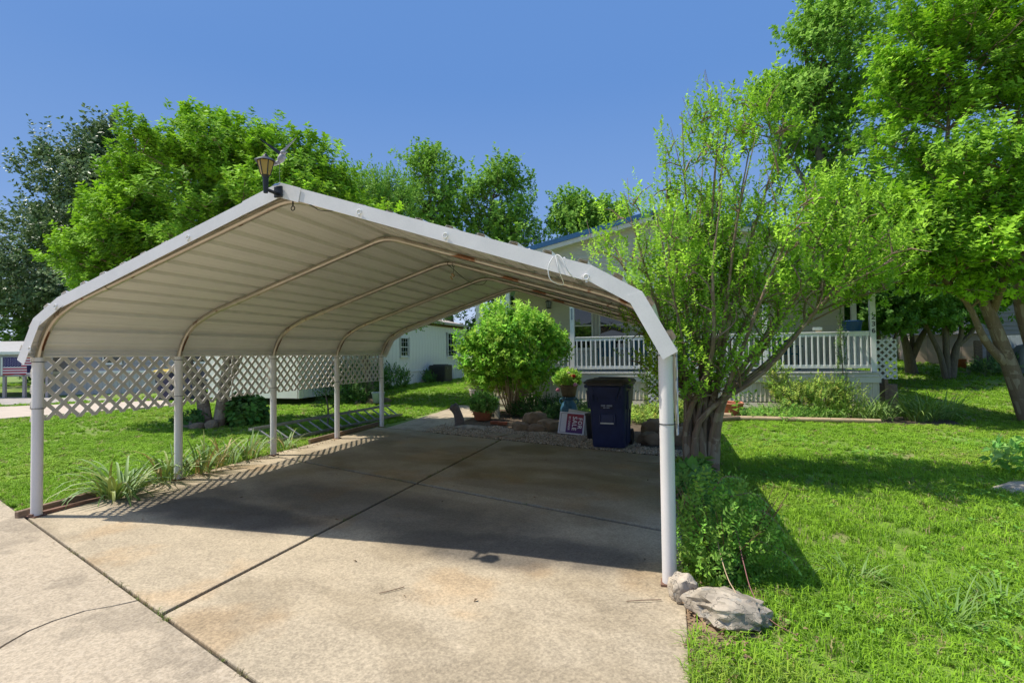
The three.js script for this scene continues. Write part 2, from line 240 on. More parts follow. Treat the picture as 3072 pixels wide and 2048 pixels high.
// ---------------------------------------------------------------- carport
const HW = 2.908, ARCH = [0, -1.529, -3.169, -4.794, -6.36];
const PROFILE = [[0, 2.79], [2.42, 2.035], [2.74, 1.86], [2.908, 1.56], [2.908, 0.0]];   // tube centre line, one side
{
  const cp = thing('carport', 'open steel carport with beige ribbed metal roof over the parking pad', 'carport');
  // arch tubes
  const bend = []; for (const [x, y] of PROFILE.slice().reverse()) bend.push([-x, y]); for (const [x, y] of PROFILE.slice(1)) bend.push([x, y]);
  const round = (pts, r) => { // straight runs with rounded corners
    const out = [V(pts[0][0], pts[0][1], 0)];
    for (let i = 1; i < pts.length - 1; i++) {
      const p = V(pts[i][0], pts[i][1], 0), a = V(pts[i - 1][0], pts[i - 1][1], 0), b = V(pts[i + 1][0], pts[i + 1][1], 0), d = Math.min(r, p.distanceTo(a) * 0.45, p.distanceTo(b) * 0.45);
      const s = p.clone().lerp(a, d / p.distanceTo(a)), e = p.clone().lerp(b, d / p.distanceTo(b));
      for (let k = 0; k <= 5; k++) { const t = k / 5; out.push(s.clone().multiplyScalar((1 - t) * (1 - t)).addScaledVector(p, 2 * t * (1 - t)).addScaledVector(e, t * t)); }
    }
    out.push(V(pts.at(-1)[0], pts.at(-1)[1], 0)); return out;
  };
  const path = round(bend, 0.16), tubeG = taper(path, path.map(() => 0.0305), 16);
  const sleeveG = cyl(0.046, 0.046, 1.515, 0, 0.0, 0, 24), tieG = new THREE.TorusGeometry(0.047, 0.0035, 6, 24).rotateX(Math.PI / 2), tail = bx(0.006, 0.003, 0.05, 0.03, 0, 0.055);
  const collarG = cyl(0.036, 0.036, 0.05, 0, 0, 0, 20);
  ARCH.forEach((z, i) => {
    const t = mesh('arch_tube', tubeG, M.steel, cp); t.position.z = z;
    for (const s of [-1, 1]) {
      const sl = mesh('post_sleeve', sleeveG, M.pvc, cp); sl.position.set(s * HW, 0.004, z);
      const foot = mesh('foot_plate', bx(0.11, 0.012, 0.11, 0, 0.006, 0), M.rail, cp); foot.position.set(s * HW, 0.002, z);
      for (const y of [1.475, 1.03]) { const tie = mesh('cable_tie', [tieG, tail], M.black, cp); tie.position.set(s * HW, y, z); tie.rotation.y = i * 0.7 + y; tie.rotation.z = 0.04 * (i % 3 - 1); }
    }
    // weld sleeves where the bent corner pieces join the rafters
    for (const s of [-1, 1]) { const c = mesh('tube_joint', collarG, M.steel, cp); const a = V(s * 2.05, 2.79 - 2.05 * 0.312, z); c.position.copy(a); c.rotation.z = s * Math.atan2(1, 0.312) ; }
  });
  mesh('base_rail', bx(0.05, 0.03, 0.95, -HW, 0.019, -0.42), M.rail, cp);
  // roof sheets: profile walked along the roof line, ribs every 0.229 m, each sheet overlaps the next
  const LIFT = 0.036;
  const line = []; // outer line above the tubes, from the ridge outwards, [x, y]
  { const pr = PROFILE.slice(0, 4).concat([[2.90, 1.50]]); for (const [x, y] of [[0, 2.79], [2.42, 2.035], [2.74, 1.86], [2.908, 1.56]]) line.push([x, y]); }
  const off = (pts, d) => pts.map(([x, y], i) => { const a = pts[Math.max(0, i - 1)], b = pts[Math.min(pts.length - 1, i + 1)]; let tx = b[0] - a[0], ty = b[1] - a[1]; const l = Math.hypot(tx, ty); if (i === 0) return [0, y + d * 1.05]; return [x - ty / l * d, y + tx / l * d]; });
  const outer = off(line, LIFT); outer[outer.length - 1] = [2.965, 1.53];
  // resample by arc length with smoothing at the bends
  const P3 = round(outer, 0.18).map((p) => [p.x, p.y]); const cum = [0]; for (let i = 1; i < P3.length; i++) cum.push(cum[i - 1] + Math.hypot(P3[i][0] - P3[i - 1][0], P3[i][1] - P3[i - 1][1]));
  const at = (s) => { let i = 0; while (i < cum.length - 2 && cum[i + 1] < s) i++; const t = clamp((s - cum[i]) / (cum[i + 1] - cum[i]), 0, 1), a = P3[i], b = P3[i + 1], tx = b[0] - a[0], ty = b[1] - a[1], l = Math.hypot(tx, ty); return [lerp(a[0], b[0], t), lerp(a[1], b[1], t), -ty / l, tx / l]; };
  const total = cum.at(-1), rib = 0.25, Z0 = 0.115, Z1 = -6.52;
  const rise = (s) => { const m = ((s + 0.125) % rib + rib) % rib, d = Math.abs(m - rib / 2); if (d < 0.030) return 0.038; if (d < 0.039) return 0.038 * (1 - (d - 0.030) / 0.009); const e = Math.abs(d - 0.082); return e < 0.009 ? 0.0045 * (1 - e / 0.009) : 0; };
  const keys = []; for (let s = 0; s < total; s += 0.0055) keys.push(s); keys.push(total);
  for (const sgn of [-1, 1]) {
    const cuts = [0, 0.94, 1.88, 2.52, total];
    for (let c = 0; c < cuts.length - 1; c++) {
      const ks = keys.filter((s) => s >= cuts[c] - (c ? 0.02 : 0) && s <= cuts[c + 1]); ks.push(cuts[c + 1]);
      const pos = [], idx = []; let n = 0;
      const pts = ks.map((s) => { const [x, y, nx, ny] = at(s), r = rise(s) + c * 0.0012; return [sgn * (s < 0.001 ? 0 : x + nx * r), y + ny * r]; });
      // keep only points where the direction changes
      const keep = pts.filter((p, i) => { if (!i || i === pts.length - 1) return true; const a = pts[i - 1], b = pts[i + 1]; return Math.abs((p[0] - a[0]) * (b[1] - p[1]) - (p[1] - a[1]) * (b[0] - p[0])) > 2e-7; });
      for (const [x, y] of keep) for (let k = 0; k <= 6; k++) pos.push(x, y, lerp(Z0, Z1, k / 6));
      for (let i = 0; i < keep.length - 1; i++) for (let k = 0; k < 6; k++) { const a = i * 7 + k, b = a + 7; sgn > 0 ? idx.push(a, b, a + 1, b, b + 1, a + 1) : idx.push(a, a + 1, b, b, a + 1, b + 1); }
      const g = new THREE.BufferGeometry(); g.setAttribute('position', new THREE.Float32BufferAttribute(pos, 3)); g.setIndex(idx); g.computeVertexNormals();
      mesh('roof_panel', toCreasedNormals(g, 0.25), M.roof, cp);
    }
    // rolled lower edge of the sheet
    mesh('eave_edge', rod(V(sgn * 2.958, 1.532, Z0 - 0.01), V(sgn * 2.958, 1.532, Z1), 0.014, 10), M.roof, cp);
  }
  mesh('ridge_cap', prism([[-0.13, -0.042], [0, 0.003], [0.13, -0.042], [0.13, -0.045], [0, 0.0], [-0.13, -0.045]], Z0 - Z1 - 0.02, 0).translate(0, 2.876, Z1 + 0.01), M.roof, cp);
  // white trim along the front and the back, one bent strip per straight run
  const tr = [[0, 2.872], [2.46, 2.07], [2.775, 1.885], [2.985, 1.50]], H = 0.10;
  for (const [z, dz] of [[Z0 + 0.006, 1], [Z1 - 0.006, -1]]) for (const s of [-1, 1]) for (let i = 0; i < 3; i++) {
    const [a, b] = [tr[i], tr[i + 1]], l = Math.hypot(b[0] - a[0], b[1] - a[1]), tx = (b[0] - a[0]) / l, ty = (b[1] - a[1]) / l, nx = ty, ny = -tx; // inward normal
    const hb = i === 2 ? H * 1.05 : H, a1 = i ? [a[0] + tx * 0.0, a[1]] : a, m0 = i === 0 ? [0, a[1] - H * 1.04] : [a[0] + nx * H - tx * 0.03, a[1] + ny * H - ty * 0.03], m1 = i === 2 ? [b[0] + nx * hb, b[1] + ny * hb + 0.0] : [b[0] + nx * H + tx * (i === 0 ? -0.02 : 0.0), b[1] + ny * H];
    const poly = [a1, b, m1, m0].map(([x, y]) => [s * x, y]);
    const g = prism(poly, 0.004, 0).translate(0, 0, dz > 0 ? z + i * 0.0015 : z - 0.004 - i * 0.0015);
    const lip = prism([a1, b, [b[0] + nx * 0.004, b[1] + ny * 0.004], [a1[0] + nx * 0.004, a1[1] + ny * 0.004]].map(([x, y]) => [s * x, y]), 0.06, 0).translate(0, 0, dz > 0 ? z - 0.058 : z - 0.002);
    mesh('trim_strip', [g, lip], M.fascia, cp);
  }
  // folded cap over the ridge and corner folds
  mesh('trim_cap', prism([[-0.36, 2.758], [0, 2.876], [0.20, 2.811], [0.175, 2.70], [0, 2.755], [-0.38, 2.64]].map(([x, y]) => [x, y]), 0.003, 0).translate(0, 0, Z0 + 0.0145), M.fascia, cp);
  // white clips for a string of lights
  const clip = [new THREE.TorusGeometry(0.017, 0.005, 8, 20), bx(0.014, 0.045, 0.006, 0, -0.012, -0.004)];
  for (const [x, y] of [[0.72, 2.575], [1.42, 2.345], [2.42, 1.995], [-2.47, 1.985], [-0.92, 2.505], [-2.80, 1.60]]) { const c = mesh('light_clip', clip, M.white, cp); c.position.set(x, y, Z0 + 0.022); }
  // screw heads along the rafters
  const screw = new THREE.SphereGeometry(0.008, 8, 6); const sc = [];
  for (const z of ARCH) for (const s of [-1, 1]) for (let i = 1; i < 10; i++) { const x = 0.25 * i; sc.push(screw.clone().translate(s * x, 2.79 - x * 0.312 + 0.066, z)); }
  stuff(mesh('roof_screws', sc, M.fascia, cp));
}
// ---------------------------------------------------------------- lattice
function clipPoly(poly, inside, cut) { const out = []; for (let i = 0; i < poly.length; i++) { const a = poly[i], b = poly[(i + 1) % poly.length], ia = inside(a), ib = inside(b); if (ia) out.push(a); if (ia !== ib) out.push(cut(a, b)); } return out; }
const stripCache = {};
function lattice(parent, len, h, period, w, m, thick = 0.007, phase = 0) {   // in the local x, y plane, front face towards +z
  const e = w / Math.SQRT2;
  for (const s of [1, -1]) for (let c = -h + phase; c < len + (s < 0 ? h : 0); c += period) {
    const c0 = s < 0 ? c + h : c; // line u = c0 + s * v
    let poly = [[c0 - e, 0], [c0 + e, 0], [c0 + s * h + e, h], [c0 + s * h - e, h]];
    poly = clipPoly(poly, (p) => p[0] >= 0, (a, b) => { const t = a[0] / (a[0] - b[0]); return [0, lerp(a[1], b[1], t)]; });
    if (poly.length > 2) poly = clipPoly(poly, (p) => p[0] <= len, (a, b) => { const t = (len - a[0]) / (b[0] - a[0]); return [len, lerp(a[1], b[1], t)]; });
    if (poly.length < 3) continue;
    const rel = poly.map(([x, y]) => [+(x - c0).toFixed(3), +y.toFixed(3)]), key = JSON.stringify([rel, thick]);
    if (Math.max(...rel.map((q) => q[1])) - Math.min(...rel.map((q) => q[1])) < 0.012) continue;
    const g = stripCache[key] ??= prism(rel, thick, 0);
    const o = mesh('lattice_strip', g, m, parent); o.position.set(c0, 0, s > 0 ? 0.0005 : -thick - 0.0005);
  }
}
M.lattice = noisy('white lattice plastic', [0.66, 0.62, 0.56], 0.08, 0.6, { roughness: 0.5 });
{
  const runs = [[0.02, -2.42, 0.90, 'beside the front daylily clumps'], [-2.43, -4.86, 0.945, 'above the near end of the ladder'], [-4.87, -6.45, 0.97, 'above the far end of the ladder']];
  for (const [z0, z1, y, where] of runs) { const t = thing('lattice_screen', 'white diagonal lattice screen on the carport posts ' + where, 'lattice screen', [-HW - 0.068, y, z0], Math.PI / 2, 'lattice screens on the carport sides'); lattice(t, z0 - z1, 1.53 - y, 0.152, 0.037, M.lattice, 0.007, z0 > 0 ? 0 : 0.05); }
  const runsR = [[0.02, -2.42, 0.96, 'beside the leafy shrub at the big rock'], [-2.43, -4.86, 0.97, 'beside the many-stemmed small tree'], [-4.87, -6.45, 0.98, 'behind the navy wheeled bin']];
  for (const [z0, z1, y, where] of runsR) { const t = thing('lattice_screen', 'white diagonal lattice screen on the carport posts ' + where, 'lattice screen', [HW + 0.068, y, z0], Math.PI / 2, 'lattice screens on the carport sides'); lattice(t, z0 - z1, 1.53 - y, 0.152, 0.037, M.lattice, 0.007, 0.02); }
}
// ---------------------------------------------------------------- lamp, bird, wires at the ridge
{
  const t = thing('solar_lantern', 'black six-sided lantern with amber panes on the carport ridge', 'lantern', [0.0, 2.80, 0.13]); t.scale.setScalar(0.74);
  mesh('wall_plate', rb(0.10, 0.12, 0.025, 0.0, -0.005, 0.02, 0.008), M.black, t);
  mesh('solar_cell', bx(0.07, 0.003, 0.06, 0, 0, 0).rotateX(0.7).translate(0.0, 0.065, 0.05), M.glass, t);
  mesh('bracket_arm', [rb(0.032, 0.032, 0.19, 0, -0.03, 0.115, 0.01), cyl(0.022, 0.03, 0.16, 0, -0.07, 0.205, 12), cyl(0.03, 0.045, 0.03, 0, 0.085, 0.205, 6)], M.black, t);
  const hex = (r0, r1, h, y, open) => new THREE.CylinderGeometry(r1, r0, h, 6, 1, open).rotateY(Math.PI / 6).translate(0, y + h / 2, 0.205);
  mesh('roof_cap', [hex(0.115, 0.085, 0.022, 0.255), hex(0.085, 0.03, 0.03, 0.277), hex(0.034, 0.028, 0.014, 0.307), new THREE.SphereGeometry(0.016, 10, 8).translate(0, 0.325, 0.205)], M.black, t);
  const amber = matOf('amber plastic', { color: lin(0.62, 0.42, 0.10), roughness: 0.5, transmission: 0.35, thickness: 0, side: THREE.DoubleSide });
  for (let k = 0; k < 6; k++) {
    const a0 = k / 6 * 2 * Math.PI, a1 = (k + 1) / 6 * 2 * Math.PI, q = (a, r, y) => V(Math.sin(a) * r, y, 0.205 + Math.cos(a) * r);
    const p = [q(a0, 0.046, 0.115), q(a1, 0.046, 0.115), q(a1, 0.081, 0.255), q(a0, 0.081, 0.255)];
    const g = new THREE.BufferGeometry(); g.setAttribute('position', new THREE.Float32BufferAttribute(p.flatMap((v) => [v.x, v.y, v.z]), 3)); g.setIndex([0, 1, 2, 0, 2, 3]); g.computeVertexNormals();
    mesh('pane', g, amber, t); mesh('glazing_bar', taper([p[0], p[3]], [0.0055, 0.0055], 6), M.black, t);
  }
}
{
  const grey = noisy('grey feather paint', [0.33, 0.31, 0.34], 0.6, 0.06, { roughness: 0.6 });
  const t = thing('bird_ornament', 'small grey garden bird ornament with raised wings on a thin wire', 'ornament', [-0.03, 2.82, 0.09], 0.3); t.scale.setScalar(0.8);
  mesh('wire', taper([V(0, 0.05, 0), V(-0.005, 0.18, 0), V(0.0, 0.30, 0.01)], [0.002, 0.002, 0.002], 6, 4), M.alu, t);
  const body = new THREE.SphereGeometry(1, 20, 14).scale(0.035, 0.055, 0.035).rotateZ(-0.5).translate(0.015, 0.335, 0), tailg = taper([V(-0.01, 0.295, 0), V(-0.06, 0.275, 0), V(-0.10, 0.28, 0)], [0.022, 0.018, 0.006], 8, 3).scale(1, 1, 1);
  mesh('body', [body, tailg], grey, t); mesh('head', [new THREE.SphereGeometry(0.026, 14, 10).translate(0.035, 0.385, 0.01), new THREE.ConeGeometry(0.007, 0.035, 8).rotateZ(-1.5).translate(0.07, 0.385, 0.015)], grey, t);
  for (const s of [-1, 1]) { const w = prism([[0, 0], [0.05, 0.05], [0.16, 0.17], [0.17, 0.185], [0.145, 0.165], [0.03, 0.07], [-0.02, 0.03]].map(([x, y]) => [s * x * (s < 0 ? 1.25 : 0.95), y]), 0.004, 0.001); mesh('wing', w.translate(0.005, 0.355, 0), s < 0 ? M.black : grey, t); }
}
{
  const t = thing('hanging_cord', 'dark cord with a small wooden chime hanging under the ridge', 'cord', [0, 0, 0]);
  mesh('cord', taper([V(0.02, 2.74, -3.17), V(0.05, 2.70, -3.25), V(0.09, 2.60, -3.6), V(0.10, 2.57, -4.0), V(0.06, 2.64, -4.5), V(0.02, 2.75, -4.79)], [0.004, 0.004, 0.004, 0.004, 0.004, 0.004], 6, 5), M.black, t);
  mesh('knot', [new THREE.TorusGeometry(0.034, 0.004, 6, 18).rotateY(1.2).translate(0.03, 2.76, -3.17), new THREE.TorusGeometry(0.034, 0.004, 6, 18).rotateY(1.5).translate(0.09, 2.745, -3.17), rod(V(0.10, 2.74, -3.17), V(0.09, 2.63, -3.17), 0.003)], M.black, t);
  mesh('chime', [cyl(0.018, 0.018, 0.05, 0, -0.025, 0, 10).rotateZ(0.5).translate(0.085, 2.60, -3.17), cyl(0.012, 0.012, 0.05, 0, -0.025, 0, 10).rotateZ(0.6).translate(0.06, 2.56, -3.17)], M.pale, t);
  const h = thing('hook_and_wire', 'black ring hook and loose dark wire below the front ridge', 'hook', [0, 0, 0]);
  mesh('ring', [rod(V(0.06, 2.755, 0.05), V(0.06, 2.70, 0.05), 0.006), new THREE.TorusGeometry(0.017, 0.004, 6, 18).translate(0.06, 2.685, 0.05)], M.black, h);
  mesh('wire', taper([V(0.07, 2.745, 0.06), V(0.18, 2.72, 0.07), V(0.27, 2.672, 0.06), V(0.30, 2.65, 0.05), V(0.5, 2.62, 0.06), V(0.75, 2.545, 0.07), V(1.1, 2.43, 0.06)], [0.003, 0.004, 0.004, 0.003, 0.003, 0.003, 0.003], 6, 5), M.black, h);
  const w = thing('cable_loop', 'pale loop of cable hung over the front trim beside the small tree', 'cable', [0, 0, 0]);
  mesh('cable', taper([V(2.20, 2.145, 0.13), V(2.17, 2.08, 0.15), V(2.18, 1.99, 0.14), V(2.25, 1.965, 0.05), V(2.24, 2.05, 0.15), V(2.22, 2.155, 0.13), V(2.26, 2.13, 0.15), V(2.30, 2.04, 0.15), V(2.34, 1.99, 0.1)], Array(9).fill(0.0035), 6, 6), M.white, w);
}
// ---------------------------------------------------------------- houses
const boardCache = {};
function lapBoard(h, lap) { // cross-section in y, z; 1 m long in x
  return boardCache[h + '_' + lap] ??= (() => { const g = prism([[0, 0], [lap, 0.001], [0.003, h], [0, h]].map(([z, y]) => [-z, y]), 1, 0); g.rotateY(Math.PI / 2); return g; })();
}
// lap siding on a wall in the local x, y plane facing +z; top(x) gives a sloped upper edge, holes are [x0, x1, y0, y1]
function siding(parent, x0, x1, y0, y1, h, m, holes = [], half = null, lap = 0.014) {
  const g = lapBoard(h, lap);
  for (let y = y0; y < y1 - 0.02; y += h) {
    let spans = [[x0, x1]];
    if (half) { const w = half(y + h * 0.5); if (w[1] - w[0] < 0.1) continue; spans = [[Math.max(x0, w[0]), Math.min(x1, w[1])]]; }
    for (const [a, b, c, d] of holes) if (y + h > c + 0.01 && y < d - 0.01) spans = spans.flatMap(([p, q]) => (b <= p || a >= q ? [[p, q]] : [[p, a], [b, q]].filter(([u, v]) => v - u > 0.02)));
    for (const [a, b] of spans) { const o = mesh('siding_board', g, m, parent); o.position.set(a, y, 0); o.scale.set(b - a, Math.min(1, (y1 - y) / h), 1); }
  }
}
function windowIn(parent, x0, x1, y0, y1, z, mFrame, { bars = [0, 0], meet = 0.5, f = 0.045, curtain = null } = {}) {
  const w = x1 - x0, h = y1 - y0, cx = (x0 + x1) / 2, g = new THREE.Group(); g.name = 'window'; parent.add(g);
  mesh('frame', [bx(f, h, 0.05, x0 + f / 2, y0 + h / 2, z), bx(f, h, 0.05, x1 - f / 2, y0 + h / 2, z), bx(w - 2 * f, f, 0.05, cx, y0 + f / 2, z), bx(w - 2 * f, f, 0.05, cx, y1 - f / 2, z), bx(w - 2 * f, 0.04, 0.042, cx, y0 + h * meet, z)], mFrame, g);
  mesh('pane', bx(w - 2 * f, h * meet - f - 0.02, 0.006, cx, y0 + (f + h * meet - 0.02) / 2, z - 0.004), M.glass, g);
  mesh('pane', bx(w - 2 * f, h * (1 - meet) - f - 0.02, 0.006, cx, y0 + (h * meet + 0.02 + h - f) / 2, z + 0.004), M.glass, g);
  const gs = []; for (let i = 1; i <= bars[0]; i++) gs.push(bx(0.012, h - 2 * f, 0.01, x0 + w * i / (bars[0] + 1), y0 + h / 2, z + 0.012)); for (let i = 1; i <= bars[1]; i++) gs.push(bx(w - 2 * f, 0.012, 0.01, cx, y0 + h * i / (bars[1] + 1), z + 0.013));
  if (gs.length) mesh('glazing_bars', gs, mFrame, g);
  mesh('sill', bx(w + 0.06, 0.03, 0.06, cx, y0 - 0.016, z + 0.012), mFrame, g);
  return g;
}
const font = await new FontLoader().loadAsync('fonts/droid/droid_sans_bold.typeface.json');
{ // the house with its front porch; local origin at the porch corner line, world axes
  const H = thing('porch_house', 'cream sided house with blue metal roof and a railed front porch', 'house');
  const ZP = -10.4, ZW = -12.6, DY = 1.0, X0 = -2.3, X1 = 7.5;
  // porch floor
  const boards = []; for (let i = 0; i < 26; i++) { const x = X0 + 0.02 + i * 0.377; }
  const nB = 70, bw = (X1 - X0) / nB, bg = rb(bw - 0.01, 0.035, 2.3, 0, 0, 0, 0.004, 1);
  for (let i = 0; i < nB; i++) { const o = mesh('deck_board', bg, M.deck, H); o.position.set(X0 + (i + 0.5) * bw, DY - 0.018, ZP - 1.10 + 0.03 + 0.01 * Math.sin(i * 12.9)); }
  mesh('rim_board', [bx(X1 - X0 + 0.02, 0.075, 0.03, (X0 + X1) / 2, DY - 0.076, ZP + 0.015)], M.trim, H);
  mesh('rim_trim', [rb(X1 - X0 + 0.08, 0.13, 0.03, (X0 + X1) / 2, DY - 0.185, ZP + 0.042, 0.004), rb(X1 - X0 + 0.08, 0.022, 0.05, (X0 + X1) / 2, DY - 0.106, ZP + 0.05, 0.004)], M.trim, H);
  // skirting: upright ribbed sheets above two lapped boards
  const ribProfile = (w) => { const p = []; const n = 4; for (let i = 0; i < n; i++) { const a = i * w / n; p.push([a, 0], [a + w / n * 0.62, 0.002], [a + w / n * 0.72, 0.014], [a + w / n * 0.9, 0.014]); } p.push([w, 0], [w, -0.006], [0, -0.006]); return p; };
  const sk = prism(ribProfile(0.392), 0.45, 0).rotateX(-Math.PI / 2).scale(1, 1, -1); { const ix = sk; ix.computeVertexNormals(); }
  const skG = (() => { const g = prism(ribProfile(0.392).map(([x, z]) => [x, -z]), 0.47, 0).rotateX(-Math.PI / 2); return g; })();
  for (let x = X0; x < X1 - 0.3; x += 0.392) { const o = mesh('skirting_sheet', skG, M.skirt, H); o.position.set(x, 0.29, ZP + 0.012); }
  for (const [y, h] of [[0.0, 0.16], [0.16, 0.14]]) { const o = mesh('skirting_board', lapBoard(h, 0.022), M.skirt, H); o.position.set(X0, y - 0.03, ZP + 0.018); o.scale.x = X1 - X0; }
  mesh('skirting_side', bx(0.03, 0.8, 2.3, X1 + 0.0, 0.36, ZP - 1.15), M.skirt, H);
  mesh('skirting_side', bx(0.03, 0.8, 2.3, X0 - 0.0, 0.36, ZP - 1.15), M.skirt, H);
  // posts, rails, balusters
  const postG = rb(0.115, 2.30, 0.115, 0, 1.15, 0, 0.008), posts = [X0 + 0.07, -0.85 - 0.5, 0.45, 2.55, 5.17, X1 - 0.07];
  for (const x of posts) { const o = mesh('porch_post', postG, M.white, H); o.position.set(x, DY, ZP - 0.07); }
  for (const [x, z] of [[X0 + 0.07, ZW + 0.3], [X1 + 0.12, ZW + 0.2]]) { const o = mesh('porch_post', postG, M.white, H); o.position.set(x, DY, z); }
  const balG = rb(0.036, 0.72, 0.036, 0, 0, 0, 0.004, 1);
  for (let i = 0; i < posts.length - 1; i++) {
    const a = posts[i] + 0.058, b = posts[i + 1] - 0.058, w = b - a; if (i === 0) continue;
    mesh('handrail', [rb(w, 0.085, 0.04, (a + b) / 2, DY + 0.865, ZP - 0.07, 0.006), rb(w, 0.03, 0.10, (a + b) / 2, DY + 0.922, ZP - 0.07, 0.006)], M.white, H);
    mesh('bottom_rail', rb(w, 0.085, 0.04, (a + b) / 2, DY + 0.125, ZP - 0.07, 0.006), M.white, H);
    const n = Math.round(w / 0.128); for (let k = 0; k < n; k++) { const o = mesh('baluster', balG, M.white, H); o.position.set(a + (k + 0.5) * w / n, DY + 0.49, ZP - 0.045); }
  }
  { // side rail at the right
    mesh('handrail', rb(0.04, 0.085, 2.0, X1 - 0.07, DY + 0.865, ZP - 1.1, 0.006), M.white, H); mesh('bottom_rail', rb(0.04, 0.085, 2.0, X1 - 0.07, DY + 0.125, ZP - 1.1, 0.006), M.white, H);
    for (let k = 0; k < 15; k++) { const o = mesh('baluster', balG, M.white, H); o.position.set(X1 - 0.095, DY + 0.49, ZP - 0.2 - k * 0.13); }
  }
  mesh('porch_beam', [rb(X1 - X0 + 0.1, 0.24, 0.13, (X0 + X1) / 2, DY + 2.42, ZP - 0.07, 0.008)], M.white, H);
  mesh('porch_ceiling', bx(X1 - X0, 0.03, 2.4, (X0 + X1) / 2, DY + 2.555, ZP - 1.2), M.trim, H);
  // front wall behind the porch
  const wl = new THREE.Group(); wl.name = 'front_wall'; wl.position.z = ZW; H.add(wl);
  const win = [[0.06, 0.72, 1.62, 3.08], [0.89, 1.70, 1.62, 3.08], [3.1, 4.0, 1.02, 3.05]];
  mesh('wall_core', [bx(9.15, 2.6, 0.1, (-1.72 + 7.43) / 2, DY + 1.3, -0.07)], M.siding, wl);
  siding(wl, -1.66, 7.35, DY, DY + 2.55, 0.118, M.siding, win.map(([a, b, c, d]) => [a - 0.05, b + 0.05, c - 0.05, d + 0.05]), null, 0.016);
  mesh('corner_trim', [bx(0.09, 2.6, 0.05, -1.70, DY + 1.3, 0.0), bx(0.09, 2.6, 0.05, 7.39, DY + 1.3, 0.0)], M.trim, wl);
  for (const [a, b, c, d] of win.slice(0, 2)) windowIn(wl, a, b, c, d, 0.02, M.trim, { meet: 0.5, f: 0.05 });
  { const d = new THREE.Group(); d.name = 'front_door'; wl.add(d); mesh('door_leaf', rb(0.82, 2.0, 0.04, 3.55, 2.03, 0.02), M.white, d); mesh('door_frame', [bx(0.07, 2.1, 0.07, 3.08, 2.05, 0.02), bx(0.07, 2.1, 0.07, 4.02, 2.05, 0.02), bx(0.87, 0.07, 0.07, 3.55, 3.065, 0.02)], M.trim, d); mesh('handle', new THREE.SphereGeometry(0.03, 12, 8).translate(3.88, 2.0, 0.06), M.alu, d); }
  mesh('side_wall', bx(0.1, 3.0, 9.5, -1.72, 1.9, ZW - 4.7), M.siding, H); mesh('side_wall', bx(0.1, 3.0, 9.5, 7.40, 1.9, ZW - 4.7), M.siding, H); mesh('rear_wall', bx(9.1, 3.0, 0.1, 2.84, 1.9, ZW - 9.4), M.siding, H);
  // wall lamp
  { const l = new THREE.Group(); l.name = 'wall_lamp'; l.position.set(-0.64, 2.93, ZW + 0.09); H.add(l); mesh('lamp_body', [loft([[0, 0.10, 0.10, 0.01], [0.18, 0.15, 0.15, 0.01]]), ], matOf('frosted glass', { color: lin(0.22, 0.25, 0.25), roughness: 0.35 }), l); mesh('lamp_frame', [loft([[0.18, 0.2, 0.2, 0.01], [0.25, 0.06, 0.06, 0.01]]), bx(0.012, 0.19, 0.012, 0.055, 0.09, 0.06), bx(0.012, 0.19, 0.012, -0.055, 0.09, 0.06), bx(0.012, 0.19, 0.012, 0, 0.09, 0.075), bx(0.12, 0.03, 0.12, 0, -0.01, 0), bx(0.06, 0.05, 0.12, 0, 0.2, -0.05)], M.black, l); }
  // gable over the porch
  const gx = 2.62, gy = 5.05, sl = 0.215, ev = 5.65, ZG = ZP + 0.25;
  const gw = new THREE.Group(); gw.name = 'gable_wall'; gw.position.z = ZP - 0.02; H.add(gw);
  mesh('gable_core', prism([[X0, DY + 2.54], [X1, DY + 2.54], [X1, gy - sl * (X1 - gx) - 0.10], [gx, gy - 0.10], [X0, gy - sl * (gx - X0) - 0.10]], 0.06, 0).translate(0, 0, -0.09), M.siding, gw);
  siding(gw, X0, X1, DY + 2.545, gy - 0.12, 0.118, M.siding, [], (y) => { const d = (gy - 0.12 - y) / sl; return [gx - d, gx + d]; }, 0.016);
  const roof = new THREE.Group(); roof.name = 'roof'; H.add(roof);
  for (const s of [-1, 1]) {
    const len = Math.hypot(ev, ev * sl), a = Math.atan(sl);
    const panels = 26, pw = 12.6 / panels;
    const rg = bx(len, 0.03, pw - 0.012, len / 2, 0, 0), rr = bx(len, 0.05, 0.02, len / 2, 0.02, 0);
    for (let i = 0; i < panels; i++) { const o = mesh('roof_sheet', [rg, rr.clone().translate(0, 0, pw / 2 - 0.02)], M.blueRoof, roof); o.position.set(gx, gy, ZG - 0.24 - i * pw); o.rotation.set(0, s < 0 ? Math.PI : 0, s < 0 ? -0 : 0); o.rotation.set(0, s < 0 ? Math.PI : 0, -a, 'YXZ'); }
    const rk = mesh('rake_trim', [bx(len + 0.02, 0.115, 0.025, len / 2, -0.03, 0), bx(len + 0.02, 0.02, 0.1, len / 2, 0.03, -0.04)], M.blueRoof, roof); rk.position.set(gx, gy, ZG + 0.015); rk.rotation.set(0, s < 0 ? Math.PI : 0, -a, 'YXZ'); if (s < 0) rk.scale.z = -1;
    const fb = mesh('fascia_board', bx(len, 0.11, 0.02, len / 2, -0.145, 0), M.trim, roof); fb.position.set(gx, gy, ZG - 0.008); fb.rotation.set(0, s < 0 ? Math.PI : 0, -a, 'YXZ');
    const sf = mesh('soffit', bx(len, 0.015, 0.3, len / 2, -0.2, 0), M.trim, roof); sf.position.set(gx, gy, ZG - 0.15); sf.rotation.set(0, s < 0 ? Math.PI : 0, -a, 'YXZ');
  }
